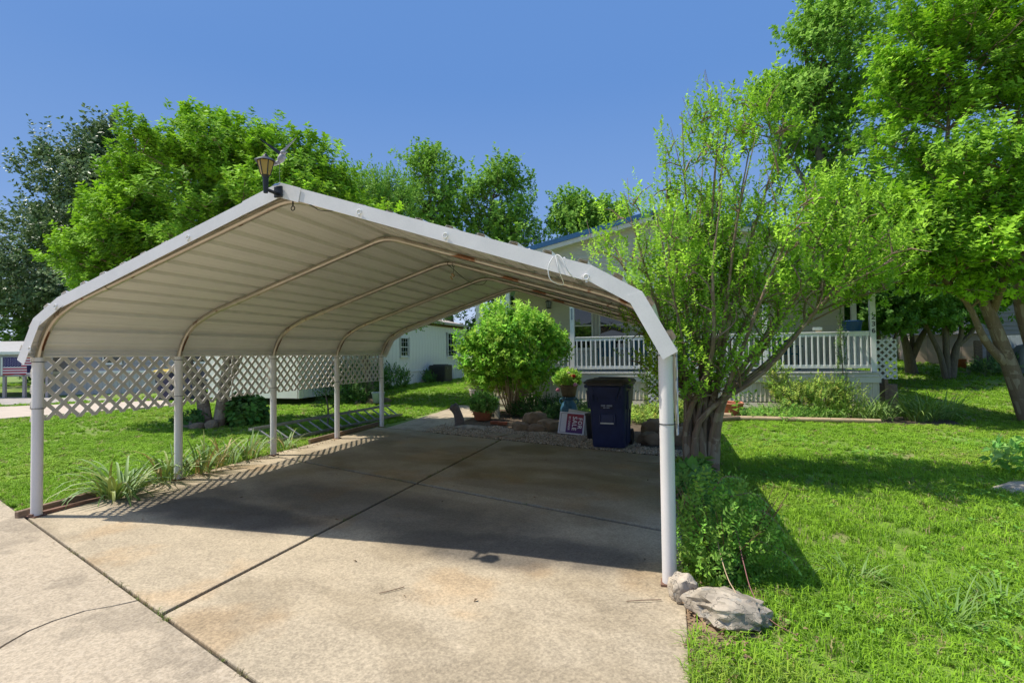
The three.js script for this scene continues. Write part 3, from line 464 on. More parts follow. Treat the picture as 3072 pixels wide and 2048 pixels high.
  // house number on the corner post
  '236'.split('').forEach((c, i) => { const g = new TextGeometry(c, { font, size: 0.105, depth: 0.008, curveSegments: 5 }); g.computeBoundingBox(); g.translate(-(g.boundingBox.min.x + g.boundingBox.max.x) / 2, 0, 0); const o = mesh('house_number', g, M.black, H); o.position.set(X1 - 0.065, DY + 1.20 - i * 0.155, ZP - 0.011); });
}
{ // things on the porch
  const tub = thing('blue_tub', 'blue plastic tub with green plants on the porch rail by number 236', 'planter', [7.03, 1.94, -10.5]);
  mesh('tub', [lathe([[0.001, 0], [0.17, 0], [0.205, 0.22], [0.235, 0.225], [0.235, 0.25], [0.20, 0.245], [0.19, 0.2], [0.001, 0.2]], 30)], noisy('blue plastic', [0.012, 0.06, 0.20], 0.2, 0.4, { roughness: 0.4 }), tub);
  tub.scale.set(1.05, 1, 0.55);
  const teal = noisy('teal paint', [0.03, 0.11, 0.14], 0.3, 0.5, { roughness: 0.6 });
  const chair = (x, z, turn, label) => { const c = thing('porch_chair', label, 'chair', [x, 1.0, z], turn, 'porch chairs');
    mesh('seat', rb(0.52, 0.04, 0.5, 0, 0.42, 0), teal, c); for (let k = 0; k < 5; k++) mesh('back_slat', rb(0.085, 0.62, 0.02, -0.2 + k * 0.1, 0.75, -0.26).rotateX(-0.12), teal, c);
    for (const [a, b] of [[-0.24, 0.22], [0.24, 0.22], [-0.24, -0.22], [0.24, -0.22]]) mesh('leg', rb(0.05, 0.6, 0.05, a, 0.3, b), teal, c); for (const s of [-1, 1]) mesh('armrest', rb(0.09, 0.03, 0.56, s * 0.27, 0.62, 0), teal, c); return c; };
  chair(1.2, -12.0, 0.1, 'teal slatted porch chair under the paired windows'); chair(2.1, -12.0, -0.2, 'teal slatted porch chair beside the front door'); chair(5.9, -12.0, 0.3, 'teal slatted porch chair by the wall near number 236');
  const box = thing('parcel', 'small white box standing on the porch handrail', 'box', [6.3, 1.94, -10.47]); mesh('carton', [rb(0.20, 0.07, 0.06, 0, 0.075, 0)], M.white, box); mesh('base', rb(0.13, 0.04, 0.05, 0.02, 0.02, 0), M.pale, box);
  const th = thing('thermometer', 'tall white thermometer plate with grey scale on a porch post', 'thermometer', [0.45, 2.35, -10.405]); mesh('plate', rb(0.075, 0.40, 0.012, 0, 0.2, 0), M.white, th); mesh('scale', bx(0.045, 0.3, 0.004, 0, 0.2, 0.009), matOf('grey print', { color: lin(0.25, 0.27, 0.3), roughness: 0.6 }), th);
  const tr = thing('trellis', 'tall white lattice trellis standing against the porch skirting', 'trellis', [2.40, -0.02, -10.28]); lattice(tr, 0.40, 2.13, 0.142, 0.04, M.white, 0.008, 0.03);
  const t2 = thing('lattice_offcut', 'short grey white lattice offcut at the porch end beyond number 236', 'lattice', [7.56, 0.82, -10.7]); lattice(t2, 0.42, 0.92, 0.16, 0.045, M.white, 0.008, 0.03); mesh('support_post', bx(0.07, 0.86, 0.07, 0.2, -0.43, -0.05), M.wood, t2);
  const pl = thing('upright_stand_in', 'brown wooden stand-in for a dark upright shape at the porch end below the lattice offcut', 'upright_stand_in', [7.86, -0.03, -10.9]); mesh('upright_stand_in', lathe([[0.001, 0], [0.16, 0], [0.19, 0.35], [0.17, 0.72], [0.001, 0.72]], 20), M.wood, pl);  // added wooden form standing in for a dark upright patch
}
{ // white neighbouring home, long wall along z, facing +x
  const N = thing('white_mobile_home', 'white mobile home with ribbed skirting across the side lawn', 'house', [-8.2, 0.2, -10.4], Math.PI / 2);
  const L = 13.6, hw = 2.35; // local x runs away from the street, local z faces the lawn
  const wins = [[6.5, 7.2, 1.25, 2.1], [4.2, 4.9, 1.25, 2.1], [11.6, 12.75, 1.22, 2.48]];
  const wm = noisy('white painted siding', [0.90, 0.86, 0.82], 0.12, 1.5, { roughness: 0.5 }, 0.3), panel = bx(0.30, hw - 0.6, 0.03, 0.15, 0, 0);
  mesh('wall_core', [bx(L, hw - 0.5, 3.6, L / 2, 0.6 + (hw - 0.6) / 2 + 0.05, -1.85)], wm, N);
  for (let x = 0; x < L; x += 0.308) { const hit = wins.find(([a, b]) => x + 0.3 > a && x < b); const mk = (y0, y1) => { const o = mesh('wall_panel', panel, wm, N); o.position.set(x, (y0 + y1) / 2, 0); o.scale.y = (y1 - y0) / (hw - 0.6); }; if (hit) { mk(0.62, hit[2]); mk(hit[3], hw + 0.55); } else mk(0.62, hw + 0.55); }
  for (const w of wins) windowIn(N, ...w, 0.03, M.white, { bars: [2, 3], f: 0.05 });
  const skp = bx(0.205, 0.56, 0.02, 0.1, 0.28, 0); for (let x = 0; x < L; x += 0.22) { const o = mesh('skirting_panel', skp, wm, N); o.position.set(x, 0, 0.01); }
  mesh('skirting_core', bx(L, 0.58, 3.5, L / 2, 0.29, -1.8), wm, N);
  mesh('belt_trim', rb(L, 0.06, 0.05, L / 2, 0.6, 0.02), wm, N);
  const brown = noisy('brown eave', [0.12, 0.075, 0.045], 0.3, 0.5, { roughness: 0.8 });
  mesh('eave_board', bx(L + 0.1, 0.12, 0.06, L / 2, hw + 0.46, 0.05), brown, N);
  mesh('gutter', [bx(L + 0.5, 0.10, 0.14, L / 2 + 0.1, hw + 0.57, 0.2)], M.white, N); mesh('downpipe', taper([V(L + 0.2, hw + 0.52, 0.2), V(L + 0.12, hw + 0.35, 0.1), V(L + 0.06, hw + 0.2, 0.06), V(L + 0.06, 0.1, 0.06)], [0.04, 0.04, 0.04, 0.04], 8), M.white, N);
  mesh('roof', prism([[-0.28, hw + 0.60], [1.9, hw + 1.15], [4.0, hw + 0.60], [4.0, hw + 0.55], [-0.28, hw + 0.55]], L + 0.5, 0).rotateY(Math.PI / 2).translate(-0.2, 0, 0), noisy('pale shingle', [0.42, 0.36, 0.32], 0.3, 1), N);
  mesh('end_wall', bx(0.05, hw + 0.5, 3.6, L + 0.02, (hw + 0.6) / 2, -1.85), wm, N);
  const A = thing('air_conditioner', 'dark grey louvred air conditioner beside the white mobile home', 'air conditioner', [-7.55, 0.2, -19.7], Math.PI / 2);
  const ag = noisy('dark grey enamel', [0.045, 0.045, 0.045], 0.2, 0.5, { roughness: 0.5 });
  mesh('cabinet', rb(0.84, 0.82, 0.84, 0, 0.43, 0, 0.04), ag, A); const lv = rb(0.74, 0.02, 0.03, 0, 0, 0, 0.004, 1); for (let k = 0; k < 14; k++) for (const [x, z, r] of [[0, 0.425, 0], [-0.425, 0, Math.PI / 2]]) { const o = mesh('louvre', lv, ag, A); o.position.set(x, 0.1 + k * 0.05, z); o.rotation.y = r; }
  mesh('fan_grille', cyl(0.36, 0.36, 0.03, 0, 0.84, 0, 28), ag, A); mesh('badge', bx(0.1, 0.05, 0.004, -0.18, 0.68, 0.444), M.alu, A); mesh('plinth', bx(0.9, 0.06, 0.9, 0, 0.0, 0), M.joint, A);
  const U = thing('utility_box', 'small white utility box against the white mobile home skirting', 'utility box', [-8.05, 0.2, -22.4], Math.PI / 2); mesh('box', rb(0.35, 0.5, 0.2, 0, 0.3, 0), M.white, U); mesh('cover', rb(0.30, 0.42, 0.02, 0, 0.3, 0.105), M.white, U);
}
{ // grey neighbouring home and its low carport
  const gm = noisy('grey siding', [0.36, 0.34, 0.36], 0.15, 1.2, { roughness: 0.55 }), dir = Math.atan2(-1 * (-12.95 + 11.6), 6.0);
  const G = thing('grey_mobile_home', 'grey mobile home with horizontal siding and white ribbed skirting', 'house', [-21.6, 0.05, -11.9], 0.29);
  const L = 8.2;
  mesh('wall_core', bx(L, 2.1, 3.5, L / 2, 1.75, -1.8), gm, G);
  siding(G, 0, L, 0.98, 2.75, 0.15, gm, [[2.2, 3.1, 1.2, 2.1], [5.6, 6.6, 1.2, 2.1]], null, 0.03); windowIn(G, 2.25, 3.05, 1.25, 2.05, 0.02, M.white, { f: 0.05 }); windowIn(G, 5.65, 6.55, 1.25, 2.05, 0.02, M.white, { f: 0.05 });
  mesh('belt_trim', rb(L, 0.1, 0.06, L / 2, 0.93, 0.03), M.white, G); const sp = bx(0.15, 0.88, 0.02, 0.075, 0.44, 0), sm = noisy('pale ribbed skirting', [0.5, 0.48, 0.48], 0.2, 1); for (let x = 0; x < L; x += 0.16) { const o = mesh('skirting_panel', sp, sm, G); o.position.set(x, 0, 0.02); }
  mesh('skirting_core', bx(L, 0.9, 3.4, L / 2, 0.45, -1.75), sm, G); mesh('roof', prism([[-0.3, 2.75], [1.8, 3.2], [3.9, 2.75], [3.9, 2.68], [-0.3, 2.68]], L + 0.4, 0).rotateY(Math.PI / 2).translate(-0.2, 0, 0), M.fascia, G);
  const C = thing('low_carport', 'low grey carport with ribbed pale roof beside the grey mobile home', 'carport', [-27.2, 0, -9.3], 0.30);
  const cm = noisy('pale roof metal', [0.38, 0.37, 0.36], 0.12, 1), pm = noisy('grey panel', [0.40, 0.36, 0.35], 0.12, 1.2);
  const W = 7.0; for (let k = 0; k < 9; k++) { const o = mesh('roof_rib_panel', rb(W, 0.03, 0.29, W / 2, 0, 0), cm, C); o.position.set(0, 1.86 + k * 0.055, -0.1 - k * 0.29); o.rotation.x = 0.22; }
  mesh('fascia', rb(W, 0.12, 0.05, W / 2, 1.79, 0.06), M.fascia, C); mesh('side_panel', [bx(W, 0.80, 0.03, W / 2, 1.32, 0.0)], pm, C); mesh('lower_rail', rb(W, 0.09, 0.06, W / 2, 0.90, 0.02), pm, C);
  for (const x of [0.3, 2.2, 5.12, 5.9, 6.8]) { mesh('post', rb(0.10, 0.95, 0.10, x, 0.45, 0), pm, C); mesh('post', rb(0.1, 2.2, 0.1, x, 1.1, -2.6), pm, C); }
  // flag hanging on the side panel
  const cv = document.createElement('canvas'); cv.width = 320; cv.height = 160; const q = cv.getContext('2d');
  q.fillStyle = '#e9dfe2'; q.fillRect(0, 0, 320, 160); q.fillStyle = '#b3163f'; for (let i = 0; i < 13; i += 2) q.fillRect(0, i * 160 / 13, 320, 160 / 13);
  q.fillStyle = '#2c1f63'; q.fillRect(0, 0, 150, 160 * 7 / 13); q.fillStyle = '#f2eef6'; for (let r = 0; r < 9; r++) for (let c = 0; c < (r % 2 ? 5 : 6); c++) { const x = 13 + c * 25 + (r % 2 ? 12 : 0), y = 9 + r * 8.6; q.beginPath(); for (let k = 0; k < 10; k++) { const a = k / 10 * 2 * Math.PI - Math.PI / 2, rad = k % 2 ? 2 : 5; q.lineTo(x + Math.cos(a) * rad, y + Math.sin(a) * rad); } q.fill(); }
  q.fillStyle = '#2a2350'; q.fillRect(196, 74, 110, 70); q.fillStyle = '#d8c9cf'; q.fillRect(190, 146, 124, 12);
  const ft = new THREE.CanvasTexture(cv); ft.colorSpace = THREE.SRGBColorSpace;
  const F = thing('flag', 'starred and striped flag hung on the low carport side panel', 'flag', [-22.34, 0.93, -10.80], 0.30); const fg = new THREE.PlaneGeometry(1.55, 0.68, 24, 8).translate(0.78, 0.34, 0); { const p = fg.attributes.position; for (let i = 0; i < p.count; i++) p.setZ(i, 0.05 + 0.02 * Math.sin(p.getX(i) * 9) + 0.01 * Math.sin(p.getY(i) * 11 + p.getX(i) * 4)); fg.computeVertexNormals(); }
  mesh('cloth', fg, matOf('flag cloth', { map: ft, roughness: 0.9, side: THREE.DoubleSide }), F, true); mesh('sleeve', rb(0.06, 0.70, 0.05, -0.02, 0.34, 0.06), M.white, F);
}
// ---------------------------------------------------------------- plants
// one leaf: folded blade of four triangles, base at the origin, along +y
function leafInto(pos, idx, base, dir, up, L, W, fold, curl) {
  const side = dir.clone().cross(up).normalize(), n = side.clone().cross(dir).normalize(), o = pos.length / 3;
  const pt = (t, s, k) => { const p = base.clone().addScaledVector(dir, L * t).addScaledVector(side, W * s).addScaledVector(n, k); pos.push(p.x, p.y, p.z); };
  pt(0, 0, 0); pt(0.45, -0.5, fold); pt(0.45, 0.5, fold); pt(0.5, 0, -curl * 0.3); pt(1, 0, -curl);
  idx.push(o, o + 3, o + 1, o, o + 2, o + 3, o + 1, o + 3, o + 4, o + 3, o + 2, o + 4);
}
function sprayGeo(seed, { n = 14, len = 0.35, L = 0.06, W = 0.028, spread = 0.9, droop = 0.2, bunch = false }) {
  const r = rngOf(seed), pos = [], idx = [];
  for (let i = 0; i < n; i++) {
    const t = bunch ? Math.pow(r(), 0.7) : (i + 0.5) / n, a = i * 2.4 + r() * 0.9, base = V((r() - 0.5) * 0.03, t * len, (r() - 0.5) * 0.03 + droop * t * t * len);
    const d = V(Math.cos(a) * spread, 0.55 + 0.5 * (r() - 0.4) , Math.sin(a) * spread).normalize();
    if (!bunch && i === n - 1) d.set(0, 1, 0.2).normalize();
    const up = V((r() - 0.5) * 0.9, 1, (r() - 0.5) * 0.9).normalize(); const k = 0.75 + 0.5 * r();
    leafInto(pos, idx, base, d, up, L * k, W * k, 0.10 * L * (r() + 0.3), L * 0.25 * r());
  }
  const g = new THREE.BufferGeometry(); g.setAttribute('position', new THREE.Float32BufferAttribute(pos, 3)); g.setIndex(idx); g.computeVertexNormals(); return g;
}
function pinnateGeo(seed, pairs, len, L, W) { // compound leaf with paired leaflets along a curving stalk
  const r = rngOf(seed), pos = [], idx = [];
  for (let i = 0; i <= pairs; i++) { const t = (i + 0.6) / (pairs + 0.6), base = V(0, len * t, 0.25 * len * t * t); for (const s of i === pairs ? [0] : [-1, 1]) { const d = s ? V(s, 0.45, 0.2 + 0.3 * (r() - 0.5)).normalize() : V(0, 1, 0.5).normalize(); leafInto(pos, idx, base, d, V((r() - 0.5) * 0.5, 0.2, -1).normalize(), L * (0.8 + 0.4 * r()), W, 0.1 * L, 0.3 * L); } }
  const g = new THREE.BufferGeometry(); g.setAttribute('position', new THREE.Float32BufferAttribute(pos, 3)); g.setIndex(idx); g.computeVertexNormals(); return g;
}
const LEAF = 2.4;   // all leaf colours below are scaled by this
const mixc = (a, b, t) => [lerp(a[0], b[0], t), lerp(a[1], b[1], t), lerp(a[2], b[2], t)];
function scatterMesh(name, geo, mat, list, parent) { // list of { p, q, s, c }
  const im = new THREE.InstancedMesh(geo, mat, list.length), m4 = new THREE.Matrix4(), sc = V(1, 1, 1), col = new THREE.Color();
  list.forEach((e, i) => { sc.set(e.s, e.sy ?? e.s, e.s); im.setMatrixAt(i, m4.compose(e.p, e.q, sc)); im.setColorAt(i, col.setRGB(...(mat === M.leaf ? e.c.map((x) => x * LEAF) : e.c))); });
  im.name = parent ? name : numbered(name); im.castShadow = im.receiveShadow = true; stuff(im); (parent || scene).add(im); return im;
}
const UP = V(0, 1, 0);
function faceDir(d, r) { return new THREE.Quaternion().setFromUnitVectors(UP, d.clone().normalize()).multiply(new THREE.Quaternion().setFromAxisAngle(UP, r * 6.283)); }
function inBlob(b, r, shell) { // point in an ellipsoid, more often near its skin
  let v; do v = V(r() * 2 - 1, r() * 2 - 1, r() * 2 - 1); while (v.lengthSq() > 1 || v.lengthSq() < 1e-3);
  const l = v.length(); v.multiplyScalar(Math.pow(l, shell) / l); return V(b[0] + v.x * b[3], b[1] + v.y * b[4], b[2] + v.z * b[5]);
}
/* trunks: arrays of [x, y, z, radius]; blobs: [x, y, z, rx, ry, rz, weight]; local coordinates */
function makeTree(t, { seed, trunks, blobs, limbs = 40, perLimb = 90, spread = 0.5, geos, size = 1, light, dark, bark = M.bark, twigs = 3, shell = 0.55, up = 0.5, leaf = M.leaf, minY = 0, limbR = 0.035, lumps = 0.55, along = 0.35, bare = 0.25 }) {
  const r = rngOf(seed), pts = [];
  trunks.forEach((tr, k) => {
    const P = tr.map(([x, y, z]) => V(x, y, z)), R = tr.map((q) => q[3]);
    mesh('trunk', taper(P, R, 12, 4), bark, t);
    const c = new THREE.CatmullRomCurve3(P, false, 'centripetal'); for (let i = 0; i <= 24; i++) { const f = i / 24 * (R.length - 1), j = Math.min(Math.floor(f), R.length - 2); pts.push([c.getPoint(i / 24), lerp(R[j], R[j + 1], f - j), i / 24]); }
  });
  const wsum = blobs.reduce((a, b) => a + (b[6] ?? 1), 0), lists = geos.map(() => []), wood = [];
  for (let i = 0; i < limbs; i++) {
    let pick = r() * wsum, b = blobs[0]; for (const q of blobs) { pick -= q[6] ?? 1; if (pick <= 0) { b = q; break; } }
    const tip = inBlob(b, r, shell); if (tip.y < minY) tip.y = minY + r() * 0.3;
    let best = null, bd = 1e9; for (const p of pts) { if (p[2] < 0.3 && trunks[0].length > 2) continue; const dy = tip.y - p[0].y, d = p[0].distanceTo(tip) + (dy < 0.15 ? 2.0 : 0) + Math.abs(dy - 0.8) * 0.25 + r() * 0.5; if (d < bd) { bd = d; best = p; } }
    const s = best[0], mid = s.clone().lerp(tip, 0.5).add(V((r() - 0.5) * 0.25, 0.12 * s.distanceTo(tip) * (r() - 0.2), (r() - 0.5) * 0.25)), r0 = Math.min(best[1] * 0.7, limbR * (0.6 + 0.8 * r()));
    wood.push(taper([s, mid, tip], [r0, r0 * 0.6, 0.006], 5, 3));
    const cv = new THREE.CatmullRomCurve3([s, mid, tip]); const ends = [tip];
    for (let k = 0; k < twigs; k++) { const a = cv.getPoint(0.45 + 0.5 * r()), e = a.clone().add(V((r() - 0.5) * 2, (r() - 0.35) * 1.6, (r() - 0.5) * 2).multiplyScalar(spread * 0.9)); wood.push(taper([a, a.clone().lerp(e, 0.5).add(V(0, 0.04, 0)), e], [0.011, 0.008, 0.003], 4)); ends.push(e); }
    if (r() < bare) { const e = tip.clone().add(V((r() - 0.5) * 0.3, 0.25 + 0.3 * r(), (r() - 0.5) * 0.3)); wood.push(taper([tip, e], [0.005, 0.002], 4)); }
    const tint = r();
    for (let k = 0; k < perLimb; k++) {
      const e = r() < along ? cv.getPoint(0.5 + 0.5 * r()) : ends[Math.floor(r() * ends.length)], g = V(r() + r() + r() - 1.5, (r() + r() + r() - 1.5) * 0.85, r() + r() + r() - 1.5).multiplyScalar(spread * lumps * 1.3);
      const p = e.clone().add(g); if (p.y < minY - 0.3) continue;
      const d = p.clone().sub(V(b[0], b[1] - b[4] * 0.6, b[2])).normalize().multiplyScalar(0.7).add(V((r() - 0.5) * 1.2, up + (r() - 0.5) * 0.8, (r() - 0.5) * 1.2));
      const v = 0.55 * r() + 0.45 * tint, c = mixc(dark, light, v), j = 0.85 + 0.3 * r();
      lists[Math.floor(r() * geos.length)].push({ p, q: faceDir(d, r()), s: size * (0.7 + 0.6 * r()), c: c.map((x) => x * j) });
    }
  }
  if (wood.length) mesh('branches', wood, bark, t);
  lists.forEach((l, k) => l.length && scatterMesh('crown', geos[k], leaf, l, t));
  return t;
}
const crape = [sprayGeo(11, { n: 15, len: 0.22, L: 0.095, W: 0.052, spread: 1.3, bunch: true }), sprayGeo(12, { n: 12, len: 0.17, L: 0.088, W: 0.05, spread: 1.5, bunch: true })];
const small = [sprayGeo(21, { n: 13, len: 0.22, L: 0.056, W: 0.029, spread: 1.1 }), sprayGeo(22, { n: 10, len: 0.17, L: 0.052, W: 0.028, spread: 1.2 })];
const broad = [sprayGeo(31, { n: 12, len: 0.5, L: 0.15, W: 0.095, spread: 1.0, bunch: true, droop: 0.4 }), sprayGeo(32, { n: 11, len: 0.45, L: 0.13, W: 0.085, spread: 1.1, bunch: true, droop: 0.5 })];
const silver = [sprayGeo(41, { n: 14, len: 0.55, L: 0.14, W: 0.085, spread: 1.0, bunch: true, droop: 0.4 })];
const GRN = { light: [0.175, 0.295, 0.014], dark: [0.06, 0.13, 0.010] };

{ // crape myrtle on the side lawn
  const t = thing('crape_myrtle', 'big rounded crape myrtle with pale twin trunks on the lawn behind the ladder', 'tree', [-6.87, -0.03, -5.95]);
  makeTree(t, { seed: 71, trunks: [[[-0.18, 0, 0.1, 0.16], [-0.3, 0.7, 0.1, 0.12], [-0.75, 1.7, 0.2, 0.10], [-1.5, 3.2, 0.3, 0.06], [-2.0, 4.4, 0.3, 0.025]], [[0.10, 0, 0, 0.15], [0.16, 0.7, -0.05, 0.12], [0.3, 1.9, -0.1, 0.09], [0.4, 3.8, -0.2, 0.06], [0.3, 5.4, 0, 0.02]], [[0.24, 0, 0.15, 0.12], [0.42, 0.8, 0.15, 0.10], [1.0, 2.0, 0.1, 0.08], [1.8, 3.5, -0.2, 0.05], [2.4, 4.5, -0.3, 0.02]], [[0.0, 0.4, -0.1, 0.09], [-0.1, 1.6, -0.7, 0.07], [-0.3, 3.2, -1.2, 0.04], [-0.4, 4.6, -1.2, 0.02]]],
    blobs: [[-0.4, 4.6, 0.1, 2.2, 2.1, 2.0, 3], [-2.2, 3.5, 0.2, 1.6, 1.6, 1.5, 2], [1.6, 4.4, -0.2, 1.8, 1.75, 1.6, 2.6], [0.3, 5.9, 0, 1.4, 1.1, 1.2, 1.4], [3.0, 3.9, -0.5, 1.4, 1.35, 1.1, 1.6], [-1.8, 4.9, 0, 1.4, 1.2, 1.2, 1.1], [2.1, 5.4, -0.2, 1.0, 0.9, 1.0, 0.8]],
    limbs: 240, perLimb: 54, spread: 0.40, geos: crape, size: 1.05, ...GRN, minY: 1.9, shell: 0.5, up: 0.9 });
}
{
  const t = thing('shade_tree', 'slim leafy tree with leaning trunk beside the white mobile home', 'tree', [-6.25, 0.02, -11.4]);
  makeTree(t, { seed: 73, trunks: [[[0, 0, 0, 0.15], [-0.12, 1.0, 0, 0.12], [-0.3, 2.2, 0.1, 0.10], [-0.1, 4.0, 0, 0.07], [0.1, 5.8, 0, 0.03]], [[-0.25, 2.0, 0.1, 0.07], [0.8, 3.0, 0.2, 0.05], [1.8, 3.3, 0.4, 0.02]]], blobs: [[-0.2, 5.2, 0, 2.1, 1.7, 1.7, 3.4], [1.7, 3.05, 0.5, 1.1, 0.6, 0.8, 1.0], [1.0, 4.4, 0.2, 1.6, 1.2, 1.2, 1.6], [0.4, 6.6, 0, 1.0, 0.8, 1.0, 1.0], [-1.6, 5.0, 0, 1.3, 1.3, 1.2, 1.2]], limbs: 130, perLimb: 54, spread: 0.5, geos: small, size: 1.5, light: [0.135, 0.235, 0.024], dark: [0.06, 0.125, 0.014], bark: M.barkGrey, minY: 2.2 });
}
{
  const t = thing('silver_maple', 'tall dark tree with silvery glinting leaves beyond the grey mobile home', 'tree', [-25.5, 0, -17.5]);
  makeTree(t, { seed: 79, trunks: [[[0, 0, 0, 0.4], [0.2, 3, 0, 0.32], [0, 7, 0, 0.2], [0.2, 11, 0, 0.06]]], blobs: [[0.5, 9.6, 0.5, 4.6, 3.4, 3.5, 3], [2.2, 6.0, 1.0, 3.6, 3.4, 3.0, 2.4], [-2.5, 6.0, 1, 4.0, 3.5, 3.0, 1.8], [2.8, 3.4, 1.2, 2.8, 1.8, 2.2, 1.2]], limbs: 190, perLimb: 70, spread: 0.9, geos: silver, size: 1.2, light: [0.24, 0.33, 0.15], dark: [0.065, 0.145, 0.03], bark: M.barkGrey, minY: 1.2, leaf: leafMat('silvery leaf', 0.35, 0.25, 0.5), limbR: 0.08 });
}
{
  const mk = (name, label, pos, seed, o) => { const t = thing(name, label, 'tree', pos, 0, o.group); makeTree(t, { seed, geos: broad, size: 1.15, light: [0.15, 0.25, 0.03], dark: [0.065, 0.14, 0.018], bark: M.barkGrey, spread: 0.8, limbR: 0.07, ...o }); return t; };
  mk('sweetgum', 'tall two-headed tree with open crown rising behind the white mobile home roof', [-10.2, 0.2, -27.5], 83, { trunks: [[[0, 0, 0, 0.35], [-0.3, 4, 0, 0.28], [-1.2, 8, 0, 0.16], [-1.6, 13, 0, 0.04]], [[-0.2, 4, 0, 0.2], [1.6, 7, 0, 0.14], [2.8, 11, 0, 0.04]]], blobs: [[-1.3, 12.0, 0, 2.3, 2.7, 2, 3], [3.0, 10.6, 0, 2.3, 2.4, 2, 3], [-2.4, 8.4, 0, 2.3, 2.0, 2, 2], [0.9, 7.6, 0, 2.8, 2.2, 2, 2.4], [4.8, 8.0, 0, 1.6, 1.6, 1.3, 1.2]], limbs: 150, perLimb: 40, minY: 4.8 });
  mk('background_tree', 'dark broad tree between the white mobile home and the porch', [-4.3, 0.3, -29.5], 87, { trunks: [[[0, 0, 0, 0.3], [0, 3, 0, 0.2], [0, 6, 0, 0.05]]], blobs: [[0, 3.4, 0, 3.6, 2.7, 2.4, 3], [-3.4, 3.2, 1, 2.6, 2.4, 2, 2], [2.2, 3.0, 1, 2.6, 2.4, 2, 2]], limbs: 120, perLimb: 55, minY: 0.8, light: [0.08, 0.145, 0.025], dark: [0.03, 0.075, 0.012] });
  mk('background_tree', 'dark green tree showing its top just above the blue roof edge', [-2.7, 0.6, -29], 89, { trunks: [[[0, 0, 0, 0.3], [0.3, 5, 0, 0.2], [0.6, 11, 0, 0.05]]], blobs: [[0.2, 9.0, 0, 1.7, 1.2, 1.5, 3], [2.0, 8.4, 0, 1.5, 1.3, 1.4, 2]], limbs: 46, perLimb: 50, minY: 5 });
  mk('background_tree', 'tall glossy tree leaning into the sky gap behind the spreading crape myrtle', [11.3, 0.8, -24.0], 91, { trunks: [[[0, 0, 0, 0.4], [-0.5, 5, 0, 0.3], [-1.5, 10, 0, 0.18], [-2, 15, 0, 0.05]], [[-0.5, 6, 0, 0.2], [-2.6, 9.5, 0, 0.1], [-3.8, 12, 0, 0.03]]], blobs: [[-2.6, 11.6, 0, 2.4, 2.1, 2, 3], [0.5, 14.5, 0, 3.0, 2.8, 2.5, 3], [1.5, 10, 0, 3.2, 2.8, 2.5, 3]], limbs: 90, perLimb: 46, minY: 6 });
  const shady = mk('background_tree', 'shady background tree behind the small gambrel shed', [19.5, 1.1, -31], 93, { trunks: [[[0, 0, 0, 0.35], [0, 5, 0, 0.25], [0, 10, 0, 0.05]]], blobs: [[0, 7.5, 0, 5, 4.5, 3.5, 3], [-4, 6.5, 0, 4, 3, 3, 2]], limbs: 70, perLimb: 46, minY: 3.2, spread: 1.1, size: 1.5 });
  [[30, -20, 0.5, 0.9], [27, -8, 2, 0.8], [40, -14, 3, 1.1], [33, 4, 4, 0.9]].forEach(([x, z, a, s]) => copyOf(shady, 'shady broad tree at the far edge of the open lawn', [x, terrain(x, z) - 0.1, z], a, s).userData.group = 'trees at the edge of the lawn');
  mk('background_tree', 'low dark trees filling the gap beyond the low carport', [-33, 0, -19], 95, { trunks: [[[0, 0, 0, 0.35], [0, 4, 0, 0.25], [0, 8, 0, 0.05]]], blobs: [[0, 4.5, 0, 5, 4, 3.5, 3], [7, 2.2, 1, 5, 2.2, 2, 2]], limbs: 70, perLimb: 46, minY: 0.4, spread: 1.1, size: 1.5, light: [0.07, 0.13, 0.025], dark: [0.03, 0.07, 0.012] });
}
